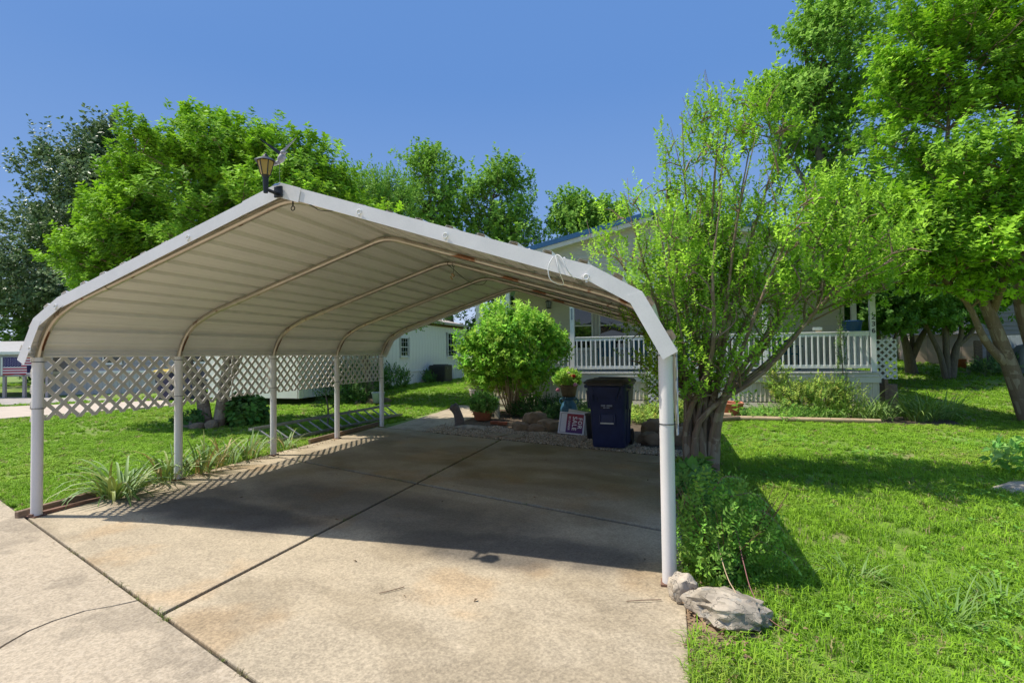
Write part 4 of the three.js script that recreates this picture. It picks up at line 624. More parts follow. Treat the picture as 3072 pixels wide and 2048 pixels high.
{ // many-stemmed small tree beside the carport
  const t = thing('many_stemmed_shrub', 'tall fan-shaped shrub with many straight stems beside the carport post', 'shrub', [3.28, -0.03, -3.35]);
  const r = rngOf(311), trunks = [];
  const tips = [[0.45, 4.75, 0], [0.75, 4.5, -0.1], [0.15, 4.3, -0.3], [-0.35, 4.0, 0.1], [-0.85, 3.5, 0.2], [-1.15, 3.2, -0.2], [0.95, 4.0, 0.2], [1.25, 3.4, -0.2], [1.65, 3.0, 0.1], [2.1, 2.9, 0.0], [2.2, 3.0, -0.3], [0.0, 3.8, -0.6], [0.6, 3.9, 0.5], [-0.5, 3.3, 0.5], [1.1, 3.2, 0.6], [1.6, 2.9, -0.7], [0.2, 3.2, 0.8], [-0.7, 2.8, -0.5], [0.95, 3.7, -0.5], [-0.15, 4.45, 0.15], [0.3, 4.6, 0.2], [1.85, 2.75, 0.4]];
  for (const [x, y, z0] of tips) { const z = z0 * 1.6, b = V((r() - 0.5) * 0.34, 0, (r() - 0.5) * 0.3), f = 0.75 + 0.5 * r(), m1 = [b.x * 1.1 + x * 0.04, 0.55 + 0.2 * r(), b.z * 1.1 + z * 0.05, 0.034 * f], m2 = [x * 0.38 + (r() - 0.5) * 0.1, y * 0.47, z * 0.4 + (r() - 0.5) * 0.1, 0.021 * f], m3 = [x * 0.72 + (r() - 0.5) * 0.1, y * 0.76, z * 0.75, 0.013 * f]; trunks.push([[b.x, 0, b.z, 0.038 * f], m1, m2, m3, [x, y, z, 0.003]]); }
  trunks.push([[0.0, 0, 0.0, 0.075], [0.0, 0.5, 0.02, 0.06], [0.06, 0.95, 0.0, 0.045], [0.2, 1.6, -0.1, 0.03]], [[-0.12, 0, 0.05, 0.065], [-0.14, 0.5, 0.05, 0.05], [-0.13, 1.0, 0.0, 0.05], [-0.3, 1.8, 0.0, 0.02]], [[0.14, 0, 0.1, 0.06], [0.17, 0.45, 0.1, 0.05], [0.3, 1.0, 0.05, 0.04], [0.9, 1.9, 0.0, 0.02]]);
  makeTree(t, { seed: 313, trunks, blobs: [[0.25, 3.3, 0, 0.85, 1.15, 1.1, 2.4], [-0.45, 2.6, 0, 0.85, 1.0, 1.0, 2.4], [1.2, 2.6, 0.1, 1.0, 0.7, 1.25, 2.6], [0.1, 1.9, 0, 0.95, 0.8, 0.8, 2.2], [1.85, 2.6, 0.1, 0.6, 0.45, 0.9, 0.8], [-0.1, 1.35, 0.1, 0.6, 0.4, 0.5, 0.8], [0.5, 4.2, 0, 0.6, 0.5, 0.4, 0.5]], limbs: 235, perLimb: 18, spread: 0.28, geos: small, size: 0.92, light: [0.20, 0.32, 0.02], dark: [0.07, 0.145, 0.012], bark: M.bark, minY: 1.0, shell: 0.8, up: 1.0, limbR: 0.012, twigs: 2, lumps: 0.5, along: 0.55 });
  // leafy shoots along the upper stems
  const l = []; for (const tr of trunks.slice(0, 22)) { const c = new THREE.CatmullRomCurve3(tr.map(([x, y, z]) => V(x, y, z)), false, 'centripetal'); for (let k = 0; k < 20; k++) { const u = 0.45 + 0.55 * r(), p = c.getPoint(u), d = c.getTangent(u).add(V((r() - 0.5) * 1.6, 0.2, (r() - 0.5) * 1.6)), cc = mixc([0.09, 0.17, 0.02], [0.19, 0.31, 0.03], r()); l.push({ p, q: faceDir(d, r()), s: 0.55 + 0.35 * r(), c: cc }); } }
  scatterMesh('crown', small[1], M.leaf, l, t);
}
{ // spreading crape myrtle at the right of the lawn
  const t = thing('crape_myrtle', 'large spreading crape myrtle with peeling tan trunks on the open lawn beyond the porch end', 'tree', [9.9, -0.03, -9.9]);
  makeTree(t, { seed: 331, trunks: [[[0.12, 0, 0, 0.19], [-0.15, 0.9, 0.05, 0.15], [-0.45, 1.9, 0.1, 0.12], [-0.9, 3.2, 0.2, 0.09], [-1.3, 4.9, 0.3, 0.06], [-1.2, 7.0, 0.3, 0.02]], [[-0.2, 1.1, 0.05, 0.09], [-0.7, 1.7, 0.2, 0.07], [-1.1, 2.5, 0.4, 0.05], [-2.1, 3.4, 0.6, 0.035], [-3.2, 3.9, 0.7, 0.012]], [[0.3, 0, -0.1, 0.16], [0.3, 1.2, -0.1, 0.13], [0.1, 2.6, -0.2, 0.10], [0.3, 4.8, -0.3, 0.06], [0.2, 7.6, -0.3, 0.02]], [[0.45, 0, 0.1, 0.13], [0.8, 1.5, 0.3, 0.10], [1.4, 3.4, 0.5, 0.07], [2.2, 5.8, 0.6, 0.02]], [[-0.5, 2.3, 0.1, 0.08], [-0.6, 3.4, 1.0, 0.06], [-0.9, 4.8, 1.6, 0.03]]],
    blobs: [[-0.6, 5.6, 0.4, 2.3, 2.4, 2.2, 3.2], [-2.4, 4.2, 0.6, 1.8, 1.5, 1.6, 2.2], [1.4, 6.2, 0.2, 2.6, 2.5, 2.2, 2.2], [-1.0, 7.8, 0.3, 1.7, 1.6, 1.5, 1.6], [0.6, 9.2, 0.2, 2.6, 1.6, 2.0, 2.2], [-3.0, 3.9, 0.8, 1.4, 0.8, 1.2, 1.0], [-0.8, 7.8, 0.2, 2.2, 1.4, 1.8, 1.8], [1.8, 4.0, 0.4, 2.0, 1.6, 1.8, 1.4], [-1.6, 3.5, 1.6, 1.8, 0.95, 1.2, 1.6], [-0.2, 3.8, 1.2, 1.4, 1.2, 1.2, 0.7]], limbs: 270, perLimb: 40, spread: 0.46, geos: crape, size: 1.05, light: [0.175, 0.295, 0.014], dark: [0.055, 0.125, 0.010], shell: 0.8, minY: 2.45, up: 0.9 });
}
{ // smaller crape myrtles farther back
  const bl = [[0, 3.0, 0, 1.7, 1.1, 1.5, 3], [0.9, 3.4, 0, 1.2, 0.9, 1.2, 1], [-0.9, 3.3, 0, 1.2, 0.9, 1.2, 1]];
  const mk = (label, pos, seed, trunks, limbs = 60, blobs = bl) => makeTree(thing('crape_myrtle', label, 'tree', pos, 0, 'crape myrtles by the shed'), { seed, trunks, blobs, limbs, perLimb: 56, spread: 0.5, geos: crape, size: 1.25, light: [0.10, 0.19, 0.025], dark: [0.04, 0.095, 0.014], minY: 1.95, bark: M.barkGrey });
  mk('thick forked crape myrtle in front of the gambrel shed wall', [12.04, 0.55, -20.82], 341, [[[0, 0, 0, 0.22], [-0.1, 0.8, 0, 0.17], [-0.3, 1.7, 0, 0.10], [-0.7, 3.0, 0, 0.03]], [[0.0, 0.6, 0, 0.14], [0.35, 1.5, 0.1, 0.10], [1.0, 2.6, 0.1, 0.04]], [[0.05, 0.8, 0, 0.1], [0.1, 1.8, -0.2, 0.07], [0.1, 3.0, -0.3, 0.03]]]);
  mk('five-stemmed crape myrtle between the shed and the porch daylilies', [12.67, 0.42, -19.45], 343, [[[-0.08, 0, 0, 0.12], [-0.25, 0.9, 0, 0.09], [-0.75, 2.2, 0, 0.06], [-1.0, 3.2, 0, 0.02]], [[0, 0, 0, 0.12], [-0.05, 1.0, 0, 0.10], [-0.1, 2.3, 0, 0.07], [-0.2, 3.4, 0, 0.02]], [[0.08, 0, 0, 0.14], [0.25, 1.1, 0, 0.11], [0.4, 1.5, 0, 0.08], [0.45, 2.4, 0, 0.05], [0.5, 3.2, 0, 0.02]], [[0.3, 1.2, 0, 0.09], [0.75, 1.7, 0, 0.07], [0.95, 2.6, 0, 0.05], [1.0, 3.2, 0, 0.02]], [[0.0, 0.9, -0.05, 0.07], [0.1, 2.3, -0.2, 0.05], [0.15, 3.2, -0.3, 0.02]]], 66);
  mk('slender crape myrtle just past the porch corner post', [10.0, 0.24, -17.6], 347, [[[0, 0, 0, 0.13], [-0.05, 0.9, 0, 0.10], [-0.15, 2.0, 0, 0.07], [-0.2, 3.2, 0, 0.02]], [[-0.05, 0.9, 0, 0.07], [0.35, 1.6, 0, 0.05], [0.6, 2.6, 0, 0.02]]], 62, [[0, 3.1, 0, 1.6, 1.2, 1.4, 3], [0.9, 2.9, 0, 1.2, 0.9, 1.2, 1], [-0.6, 4.2, 0, 1.6, 1.2, 1.4, 1.5]]);
}
// ---------------------------------------------------------------- bushes, clumps, beds
function bush(t, { seed, blobs, n, geos, size, light, dark, leaf = M.leaf, up = 0.6, stems = [], bark = M.barkGrey, shell = 0.45 }) {
  const r = rngOf(seed), lists = geos.map(() => []), ws = blobs.reduce((a, b) => a + (b[6] ?? 1), 0);
  for (let i = 0; i < n; i++) {
    let k = r() * ws, b = blobs[0]; for (const q of blobs) { k -= q[6] ?? 1; if (k <= 0) { b = q; break; } }
    const p = inBlob(b, r, shell); if (p.y < 0.02) continue; const g = noise3(p.x * 2.2 + 5, p.y * 2.2, p.z * 2.2, seed); if (g < 0.36 && r() < 0.75) continue;
    const d = p.clone().sub(V(b[0], b[1] - b[4] * 0.5, b[2])).normalize().add(V((r() - 0.5) * 1.1, up + (r() - 0.5) * 0.7, (r() - 0.5) * 1.1));
    lists[Math.floor(r() * geos.length)].push({ p, q: faceDir(d, r()), s: size * (0.7 + 0.6 * r()), c: mixc(dark, light, r()).map((x) => x * (0.85 + 0.3 * r())) });
  }
  if (stems.length) mesh('stems', stems, bark, t);
  lists.forEach((l, k) => l.length && scatterMesh('foliage', geos[k], leaf, l, t)); return t;
}
function bladeClump(t, { seed, n, len, w, lean, colors, base = 0.1, name = 'blades' }) { // arching strap leaves
  const r = rngOf(seed), gs = colors.map(() => ({ pos: [], idx: [] }));
  for (let i = 0; i < n; i++) {
    const a = r() * 6.283, L = len * (0.55 + 0.6 * r()), W = w * (0.7 + 0.5 * r()), ln = lean * (0.35 + 0.9 * r()), g = gs[Math.min(colors.length - 1, Math.floor(Math.pow(r(), 1.4) * colors.length))], o = g.pos.length / 3, d = V(Math.cos(a), 0, Math.sin(a)), sd = V(-d.z, 0, d.x), rr = Math.sqrt(r()) * base, b = V(Math.cos(a + r()) * rr, 0, Math.sin(a + r()) * rr), N = 6;
    let p = b.clone(), ang = 1.45 - ln * 0.25; const drop = ln * (1.4 + 0.8 * r());
    for (let k = 0; k <= N; k++) { const t2 = k / N, ww = W * (t2 < 0.25 ? 0.6 + 1.6 * t2 : Math.pow(1 - (t2 - 0.25) / 0.75, 0.6)) * 0.5, f = ww * 0.35; for (const s of [-1, 0, 1]) g.pos.push(p.x + sd.x * ww * s, Math.max(0.004, p.y + (s ? f : 0)), p.z + sd.z * ww * s); ang -= drop / N * (0.5 + t2); p = p.clone().addScaledVector(d, Math.cos(ang) * L / N); p.y += Math.sin(ang) * L / N; }
    for (let k = 0; k < N; k++) for (let s = 0; s < 2; s++) { const q = o + k * 3 + s; g.idx.push(q, q + 1, q + 3, q + 1, q + 4, q + 3); }
  }
  gs.forEach((g, k) => { if (!g.idx.length) return; const q = new THREE.BufferGeometry(); q.setAttribute('position', new THREE.Float32BufferAttribute(g.pos, 3)); q.setIndex(g.idx); q.computeVertexNormals(); stuff(mesh(name, q, matOf('strap leaf', { color: lin(...colors[k]), roughness: 0.6, transmission: 0.28, thickness: 0, side: THREE.DoubleSide }), t)); });
}
const LILY = [[0.22, 0.35, 0.08], [0.14, 0.27, 0.045], [0.32, 0.38, 0.08], [0.5, 0.36, 0.12]];
[['drooping daylily clump spilling onto the pad in front of the second post', -2.82, -0.72, 90, 0.66, 0.034, 1.7], ['yellowing daylily clump hugging the second carport post', -3.02, -1.5, 60, 0.6, 0.03, 1.1], ['upright daylily clump just past the second carport post', -2.98, -1.95, 55, 0.55, 0.03, 0.9], ['daylily clump midway between the second and third posts', -3.05, -2.35, 55, 0.5, 0.028, 1.0], ['small daylily clump next to the third carport post', -3.1, -2.85, 45, 0.5, 0.028, 0.8], ['sparse browning daylily clump under the ladder', -3.15, -3.7, 36, 0.4, 0.024, 1.2]].forEach(([label, x, z, n, len, w, lean], i) => bladeClump(thing('daylily', label, 'daylily', [x, 0.0, z], 0, 'daylilies along the pad edge'), { seed: 400 + i, n, len, w, lean, colors: i === 0 ? LILY.slice(0, 3) : LILY, base: 0.16 }));
[['broad daylily clump at the end of the pole edging', 6.75, -9.5], ['tall arching daylily clump by the porch corner skirting', 7.25, -9.75], ['loose daylily clump leaning onto the shaded lawn', 8.0, -9.6], ['outermost daylily clump of the porch bed', 8.4, -9.9], ['daylily clump between the rose bush and the porch corner', 6.3, -9.6]].forEach(([label, x, z], i) => bladeClump(thing('daylily', label, 'daylily', [x, -0.03, z], 0, 'daylilies in the porch bed'), { seed: 420 + i, n: 95, len: 0.85, w: 0.028, lean: 1.1, colors: [[0.22, 0.38, 0.06], [0.16, 0.30, 0.04], [0.30, 0.42, 0.08]], base: 0.28 }));
{ // big vase-shaped bush in front of the porch
  const t = thing('vase_shaped_bush', 'large bright green bush with a vase of bare stems before the porch', 'bush', [-0.85, -0.03, -9.15]);
  const r = rngOf(431), st = []; for (let i = 0; i < 46; i++) { const a = r() * 6.283, b = V(Math.cos(a) * 0.2 * r(), 0, Math.sin(a) * 0.2 * r()), q = 0.25 + 0.55 * r(); st.push(taper([b, V(b.x + Math.cos(a) * q * 0.35, 0.6, b.z + Math.sin(a) * q * 0.35), V(b.x + Math.cos(a) * q * 1.2, 1.5 + 0.5 * r(), b.z + Math.sin(a) * q * 1.1)], [0.016, 0.013, 0.006], 5, 3)); }
  const lobes = []; for (let i = 0; i < 66; i++) { const a = r() * 6.283, y = 0.42 + 2.05 * Math.pow(r(), 0.85), w = (y < 1.3 ? 0.5 + 0.65 * (y - 0.42) : 1.08 * Math.sqrt(Math.max(0.05, 1 - Math.pow((y - 1.45) / 1.35, 2)))), q = w * Math.sqrt(0.25 + 0.75 * r()); lobes.push([Math.cos(a) * q * 1.08 + 0.05, y, Math.sin(a) * q * 0.85, 0.22 + 0.2 * r(), 0.2 + 0.16 * r(), 0.22 + 0.18 * r(), 1]); }
  bush(t, { seed: 433, blobs: lobes, n: 5200, geos: [sprayGeo(51, { n: 11, len: 0.18, L: 0.085, W: 0.046, spread: 1.2 }), sprayGeo(52, { n: 9, len: 0.16, L: 0.08, W: 0.045, spread: 1.1, bunch: true })], size: 1.0, light: [0.19, 0.32, 0.03], dark: [0.075, 0.16, 0.016], stems: st, bark: M.pale, shell: 0.6 });
  const s = []; for (let i = 0; i < 40; i++) { const c = [[-0.72, 2.75, 0], [0.25, 2.7, 0.2], [0.55, 2.65, 0.3], [0.85, 2.4, 0.1], [-0.3, 2.85, 0.1]][i % 5]; s.push({ p: V(c[0] + (r() - 0.5) * 0.2, c[1] - 0.3 * r(), c[2] + (r() - 0.5) * 0.2), q: faceDir(V((r() - 0.5), 1, (r() - 0.5)), r()), s: 1.0 + 0.5 * r(), c: [0.25, 0.36, 0.06] }); } scatterMesh('foliage', sprayGeo(53, { n: 8, len: 0.16, L: 0.09, W: 0.05, spread: 1.1 }), M.leaf, s, t);
}
{ // low shrub and rocks round the crape myrtle
  bush(thing('hydrangea', 'rounded dark green hydrangea at the crape myrtle trunk foot', 'shrub', [-6.3, -0.03, -6.2]), { seed: 441, blobs: [[0, 0.28, 0, 0.40, 0.33, 0.36, 1]], n: 360, geos: [sprayGeo(61, { n: 8, len: 0.12, L: 0.11, W: 0.08, spread: 1.1, bunch: true })], size: 1, light: [0.075, 0.15, 0.025], dark: [0.04, 0.09, 0.015] });
  bush(thing('ground_ivy', 'dark leafy ivy patch beside the crape myrtle stones', 'shrub', [-7.25, -0.03, -5.6]), { seed: 442, blobs: [[0, 0.12, 0, 0.35, 0.18, 0.25, 1]], n: 160, geos: [sprayGeo(62, { n: 8, len: 0.1, L: 0.07, W: 0.05, spread: 1.1, bunch: true })], size: 1, light: [0.06, 0.12, 0.025], dark: [0.03, 0.07, 0.015] });
  bush(thing('round_shrub', 'dark low shrub at the foot of the leaning shade tree', 'shrub', [-6.65, 0.0, -11.1]), { seed: 443, blobs: [[0, 0.3, 0, 0.5, 0.35, 0.4, 1]], n: 330, geos: small, size: 1.1, light: [0.05, 0.10, 0.02], dark: [0.022, 0.055, 0.012] });
  bush(thing('foundation_shrub', 'low ivy against the white skirting beside the air conditioner', 'shrub', [-7.85, 0.2, -19.5]), { seed: 444, blobs: [[0, 0.15, 0, 0.3, 0.25, 0.9, 1]], n: 260, geos: small, size: 1.3, light: [0.06, 0.13, 0.02], dark: [0.025, 0.06, 0.012] });
  bush(thing('foundation_shrub', 'leafy rose thicket against the white mobile home skirting behind the lattice', 'shrub', [-7.6, 0.1, -13.0]), { seed: 445, blobs: [[0, 0.5, 0, 0.5, 0.6, 1.4, 1], [0, 0.4, -2.2, 0.4, 0.45, 1.0, 0.6]], n: 900, geos: small, size: 1.3, light: [0.09, 0.17, 0.03], dark: [0.03, 0.07, 0.014] });
  const s = thing('rose_sapling', 'thin dark rose sapling standing beside the ladder', 'shrub', [-4.2, -0.03, -6.3]); const r = rngOf(9);
  bush(s, { seed: 446, blobs: [[0, 0.78, 0, 0.22, 0.42, 0.2, 2], [0.12, 1.2, 0, 0.25, 0.3, 0.2, 1]], n: 130, geos: small, size: 0.9, light: [0.06, 0.115, 0.025], dark: [0.025, 0.055, 0.014], stems: [taper([V(0, 0, 0), V(0.02, 0.4, 0), V(-0.05, 0.8, 0), V(0.1, 1.4, 0)], [0.022, 0.018, 0.012, 0.004], 6, 3), taper([V(0.02, 0.38, 0), V(0.2, 0.5, 0), V(0.2, 0.95, 0)], [0.014, 0.01, 0.004], 6, 3)] });
  const b = M.barkGrey;
}
{ // shrubs in the porch bed
  bush(thing('rose_bush', 'untidy yellow green rose bush against the porch skirting', 'bush', [5.95, -0.03, -9.85]), { seed: 451, blobs: [[0.1, 0.35, 0, 0.7, 0.38, 0.35, 2.4], [0.35, 0.58, -0.05, 0.38, 0.26, 0.22, 0.8], [-0.62, 0.85, -0.2, 0.2, 0.36, 0.15, 0.7], [-0.3, 0.45, 0.1, 0.35, 0.3, 0.25, 0.6], [0.75, 0.4, 0.1, 0.3, 0.3, 0.2, 0.5]], n: 900, geos: small, size: 1.0, light: [0.19, 0.24, 0.04], dark: [0.06, 0.115, 0.02], shell: 0.6 });
  const v = thing('climbing_vine', 'thin dark climbing vine hanging over the porch rail', 'vine', [6.72, -0.03, -10.22]); const st = taper([V(0, 0, 0), V(0.02, 1, 0), V(-0.02, 2, 0.02), V(0.02, 2.9, 0)], [0.014, 0.012, 0.012, 0.008], 6, 4);
  bush(v, { seed: 452, blobs: [[0, 1.2, 0.02, 0.1, 1.3, 0.06, 1]], n: 120, geos: small, size: 0.8, light: [0.09, 0.16, 0.03], dark: [0.03, 0.06, 0.015], stems: [st] });
  bush(thing('trellis_vine', 'leafy vine climbing behind the tall white trellis', 'vine', [2.62, -0.03, -10.36]), { seed: 453, blobs: [[0, 0.7, 0, 0.24, 0.75, 0.05, 2], [0.05, 1.5, 0, 0.18, 0.5, 0.05, 0.7]], n: 300, geos: small, size: 1.0, light: [0.15, 0.22, 0.035], dark: [0.04, 0.08, 0.015] });
  bush(thing('ground_cover', 'bright low ground cover along the pole edging', 'ground cover', [5.2, -0.03, -9.4]), { seed: 454, blobs: [[0, 0.06, 0, 1.3, 0.14, 0.42, 1]], n: 1300, geos: small, size: 0.8, light: [0.15, 0.26, 0.04], dark: [0.06, 0.13, 0.02], shell: 0.9 });
  bush(thing('ground_cover', 'yellow green ground cover in the bed behind the navy bin', 'ground cover', [2.4, -0.03, -8.6]), { seed: 455, blobs: [[0, 0.08, 0, 1.1, 0.17, 0.8, 1], [0.55, 0.2, 0.3, 0.3, 0.18, 0.3, 0.4]], n: 1300, geos: small, size: 0.9, light: [0.22, 0.27, 0.05], dark: [0.08, 0.14, 0.02], shell: 0.9 });
  bush(thing('ground_cover', 'dark low periwinkle patch under the vase-shaped bush', 'ground cover', [0.25, -0.03, -8.9]), { seed: 456, blobs: [[0, 0.12, 0, 1.1, 0.24, 0.6, 1]], n: 1000, geos: small, size: 0.9, light: [0.05, 0.10, 0.02], dark: [0.02, 0.05, 0.01], shell: 0.9 });
  bush(thing('weed_clump', 'broad-leaved weed clump by the flat stone on the shaded lawn', 'weeds', [7.25, -0.03, -4.2]), { seed: 457, blobs: [[0, 0.16, 0, 0.5, 0.22, 0.45, 1]], n: 130, geos: [sprayGeo(63, { n: 8, len: 0.14, L: 0.09, W: 0.05, spread: 1.1, bunch: true })], size: 1, light: [0.15, 0.27, 0.06], dark: [0.08, 0.17, 0.03] });
}
{ // leafy shrub by the right front post, with long canes
  const t = thing('leafy_shrub', 'leafy green shrub with toothed leaflets at the front carport post and big rock', 'shrub', [3.27, -0.03, -0.22]); t.scale.set(0.74, 0.80, 0.76); const r = rngOf(461), st = [];
  for (let i = 0; i < 22; i++) { const a = r() * 6.283, q = 0.3 + 0.3 * r(); st.push(taper([V((r() - 0.5) * 0.15, 0, (r() - 0.5) * 0.15), V(Math.cos(a) * q * 0.5, 0.35, Math.sin(a) * q * 0.4), V(Math.cos(a) * q, 0.55 + 0.25 * r(), Math.sin(a) * q * 0.8)], [0.007, 0.005, 0.003], 5, 3)); }
  bush(t, { seed: 463, blobs: [[-0.06, 0.45, 0, 0.34, 0.40, 0.3, 3], [0.16, 0.34, 0.05, 0.32, 0.30, 0.28, 1.8], [-0.2, 0.25, 0.2, 0.22, 0.24, 0.2, 1]], n: 560, geos: [pinnateGeo(71, 3, 0.11, 0.046, 0.023), pinnateGeo(72, 2, 0.085, 0.05, 0.026), sprayGeo(73, { n: 9, len: 0.1, L: 0.042, W: 0.022, spread: 1.0 })], size: 1, light: [0.135, 0.235, 0.03], dark: [0.05, 0.11, 0.016], stems: st, bark: matOf('red green stem', { color: lin(0.16, 0.10, 0.05), roughness: 0.7 }), shell: 0.6 });
  const red = matOf('reddish cane', { color: lin(0.30, 0.12, 0.11), roughness: 0.55 });
  mesh('cane', taper([V(-0.05, 0.62, 0.02), V(0.06, 0.5, 0.1), V(0.10, 0.3, 0.35), V(0.13, 0.17, 0.62), V(0.22, 0.09, 0.85), V(0.36, 0.07, 0.98)], [0.003, 0.0035, 0.0038, 0.0038, 0.003, 0.002], 7, 5), red, t);
  mesh('cane', taper([V(-0.09, 0.5, 0.05), V(-0.08, 0.36, 0.3), V(-0.04, 0.24, 0.6), V(0.0, 0.2, 0.74), V(0.03, 0.14, 0.8)], [0.003, 0.004, 0.004, 0.004, 0.003], 7, 5), M.pale, t);
  const fr = []; const arch = [[V(0.05, 0.7, 0.0), V(0.25, 0.74, 0.02), V(0.42, 0.6, 0.05)], [V(0.1, 0.62, 0.1), V(0.32, 0.62, 0.12), V(0.5, 0.42, 0.15)], [V(-0.1, 0.74, 0), V(0.0, 0.86, 0.0), V(0.14, 0.86, 0)], [V(0.2, 0.4, 0.1), V(0.45, 0.32, 0.12), V(0.56, 0.2, 0.15)], [V(-0.25, 0.6, 0.1), V(-0.33, 0.72, 0.12), V(-0.36, 0.62, 0.15)]];
  const shootG = []; for (const A of arch) { const c = new THREE.CatmullRomCurve3(A); shootG.push(taper(A, [0.004, 0.003, 0.0015], 5, 4)); for (let k = 0; k < 16; k++) { const u = k / 15, s = k % 2 ? 1 : -1, tn = c.getTangent(u), sd = tn.clone().cross(UP).normalize(); fr.push({ p: c.getPoint(u), q: faceDir(sd.multiplyScalar(s).addScaledVector(tn, 0.6).add(V(0, -0.35, 0)), 0.0), s: 0.8 + 0.35 * r(), c: mixc([0.08, 0.16, 0.025], [0.15, 0.26, 0.04], r()) }); } }
  mesh('shoots', shootG, red, t);
  const one = []; const ix = []; leafInto(one, ix, V(0, 0, 0), UP, V(0, 0, 1), 0.062, 0.030, 0.006, 0.014); const lg = new THREE.BufferGeometry(); lg.setAttribute('position', new THREE.Float32BufferAttribute(one, 3)); lg.setIndex(ix); lg.computeVertexNormals(); scatterMesh('foliage', lg, M.leaf, fr, t);
  // shaded weeds between the shrub and the small tree
  bush(thing('weed_clump', 'pale broad weeds in the shade beside the fan-shaped shrub base', 'weeds', [3.2, -0.03, -2.2]), { seed: 465, blobs: [[0, 0.14, 0, 0.14, 0.16, 0.6, 1]], n: 90, geos: [sprayGeo(74, { n: 6, len: 0.12, L: 0.11, W: 0.07, spread: 1.1, bunch: true })], size: 0.9, light: [0.10, 0.19, 0.035], dark: [0.04, 0.09, 0.018] });
}
// ---------------------------------------------------------------- stones, bricks, edging
function rock(name, label, [x, y, z], s, seed, m, turn = 0, rough = 0.35, detail = 4, group) { const o = mesh(name, rockGeo(seed, ...s, rough, detail), m); o.position.set(x, y, z); o.rotation.y = turn; return tag(o, label, 'rock', group); }
rock('boulder', 'flat weathered grey limestone boulder in front of the leafy shrub', [3.23, 0.055, 0.36], [0.23, 0.088, 0.15], 501, M.stone, -0.25, 0.45, 6);
rock('boulder', 'upright pinkish rough stone against the front carport post foot', [2.985, 0.06, 0.19], [0.075, 0.095, 0.07], 502, M.stone, 0.5, 0.5, 5);
[[0.30, 0.14, -6.75, 0.26, 0.2, 0.2, 'tall knobbly brown rock on top of the pile beside the blue milk can'], [0.62, 0.08, -6.65, 0.27, 0.14, 0.18, 'long brown rock against the blue milk can'], [0.10, 0.05, -6.5, 0.2, 0.12, 0.16, 'low brown rock at the bare end of the rock pile'], [0.45, 0.04, -6.4, 0.2, 0.1, 0.14, 'small brown rock at the gravel edge of the rock pile'], [-0.05, 0.05, -6.85, 0.16, 0.1, 0.14, 'brown rock behind the rock pile under the bush']].forEach(([x, y, z, a, b, c, l], i) => rock('garden_rock', l, [x, y, z], [a, b, c], 510 + i, M.brown, i, 0.4, 4, 'rocks beside the milk can'));
[[2.75, 0.1, -6.0, 0.3, 0.25, 0.25, 'pointed dark rock behind the navy bin'], [3.05, 0.08, -5.6, 0.3, 0.2, 0.3, 'wide dark rock in the heap beside the navy bin'], [2.6, 0.05, -5.5, 0.2, 0.14, 0.2, 'low dark rock touching the navy bin'], [3.3, 0.08, -6.2, 0.35, 0.2, 0.25, 'mossy dark rock at the back of the heap']].forEach(([x, y, z, a, b, c, l], i) => rock('garden_rock', l, [x, y, z], [a, b, c], 520 + i, M.brown, i * 1.3, 0.4, 4, 'rocks behind the bin'));
[[-7.15, 0.05, -5.45, 0.17, 'pale block stone in the ring of the crape myrtle'], [-6.8, 0.03, -5.4, 0.14, 'dark round stone in the crape myrtle ring'], [-6.55, 0.05, -5.55, 0.18, 'brown stone between the crape myrtle and hydrangea'], [-7.35, 0.03, -5.8, 0.13, 'small stone by the ivy patch']].forEach(([x, y, z, s, l], i) => rock('ring_stone', l, [x, y, z], [s, s * 0.6, s * 0.8], 530 + i, i ? M.brown : M.stone, i, 0.35, 3, 'stones round the crape myrtle'));
[[-6.0, 0.05, -11.15, 0.24, 'grey stone at the shade tree foot'], [-5.7, 0.05, -11.3, 0.22, 'reddish stone beside the shade tree'], [-6.4, 0.05, -10.95, 0.16, 'small pale stone before the shade tree']].forEach(([x, y, z, s, l], i) => rock('ring_stone', l, [x, y, z], [s, s * 0.6, s * 0.8], 540 + i, M.brown, i, 0.35, 3, 'stones round the shade tree'));
rock('flat_stone', 'flat reddish stone slab beside the weed clump on the lawn', [6.55, 0.0, -3.35], [0.32, 0.07, 0.2], 551, M.stone, 0.4, 0.3, 4);
rock('flat_stone', 'flat tan stone at the foot of the grey stump', [-0.95, 0.02, -6.45], [0.34, 0.06, 0.16], 552, M.stone, 0.2, 0.2, 4);
{ const b = rb(0.2, 0.062, 0.1, 0, 0, 0, 0.004); for (const [x, y, z, a, l] of [[-0.70, 0.035, -7.28, 0.2, 'red brick lying beside a second brick on the soil'], [-0.5, 0.035, -7.18, 0.12, 'orange brick lying next to the darker brick']]) { const o = mesh('brick', b, M.brick); o.position.set(x, y, z); o.rotation.y = a; tag(o, l, 'brick'); } 
  const pv = rb(0.33, 0.06, 0.33, 0, 0, 0, 0.006), pm = noisy('tan paver', [0.38, 0.29, 0.20], 0.3, 0.4, { roughness: 0.95 }); for (const [x, z, l] of [[-0.13, -5.62, 'square tan paver in the gravel nearer the stump'], [0.24, -5.50, 'square tan paver in the gravel nearer the sale sign']]) { const o = mesh('paver', pv, pm); o.position.set(x, 0.01, z); o.rotation.y = -0.33; tag(o, l, 'paver'); } }
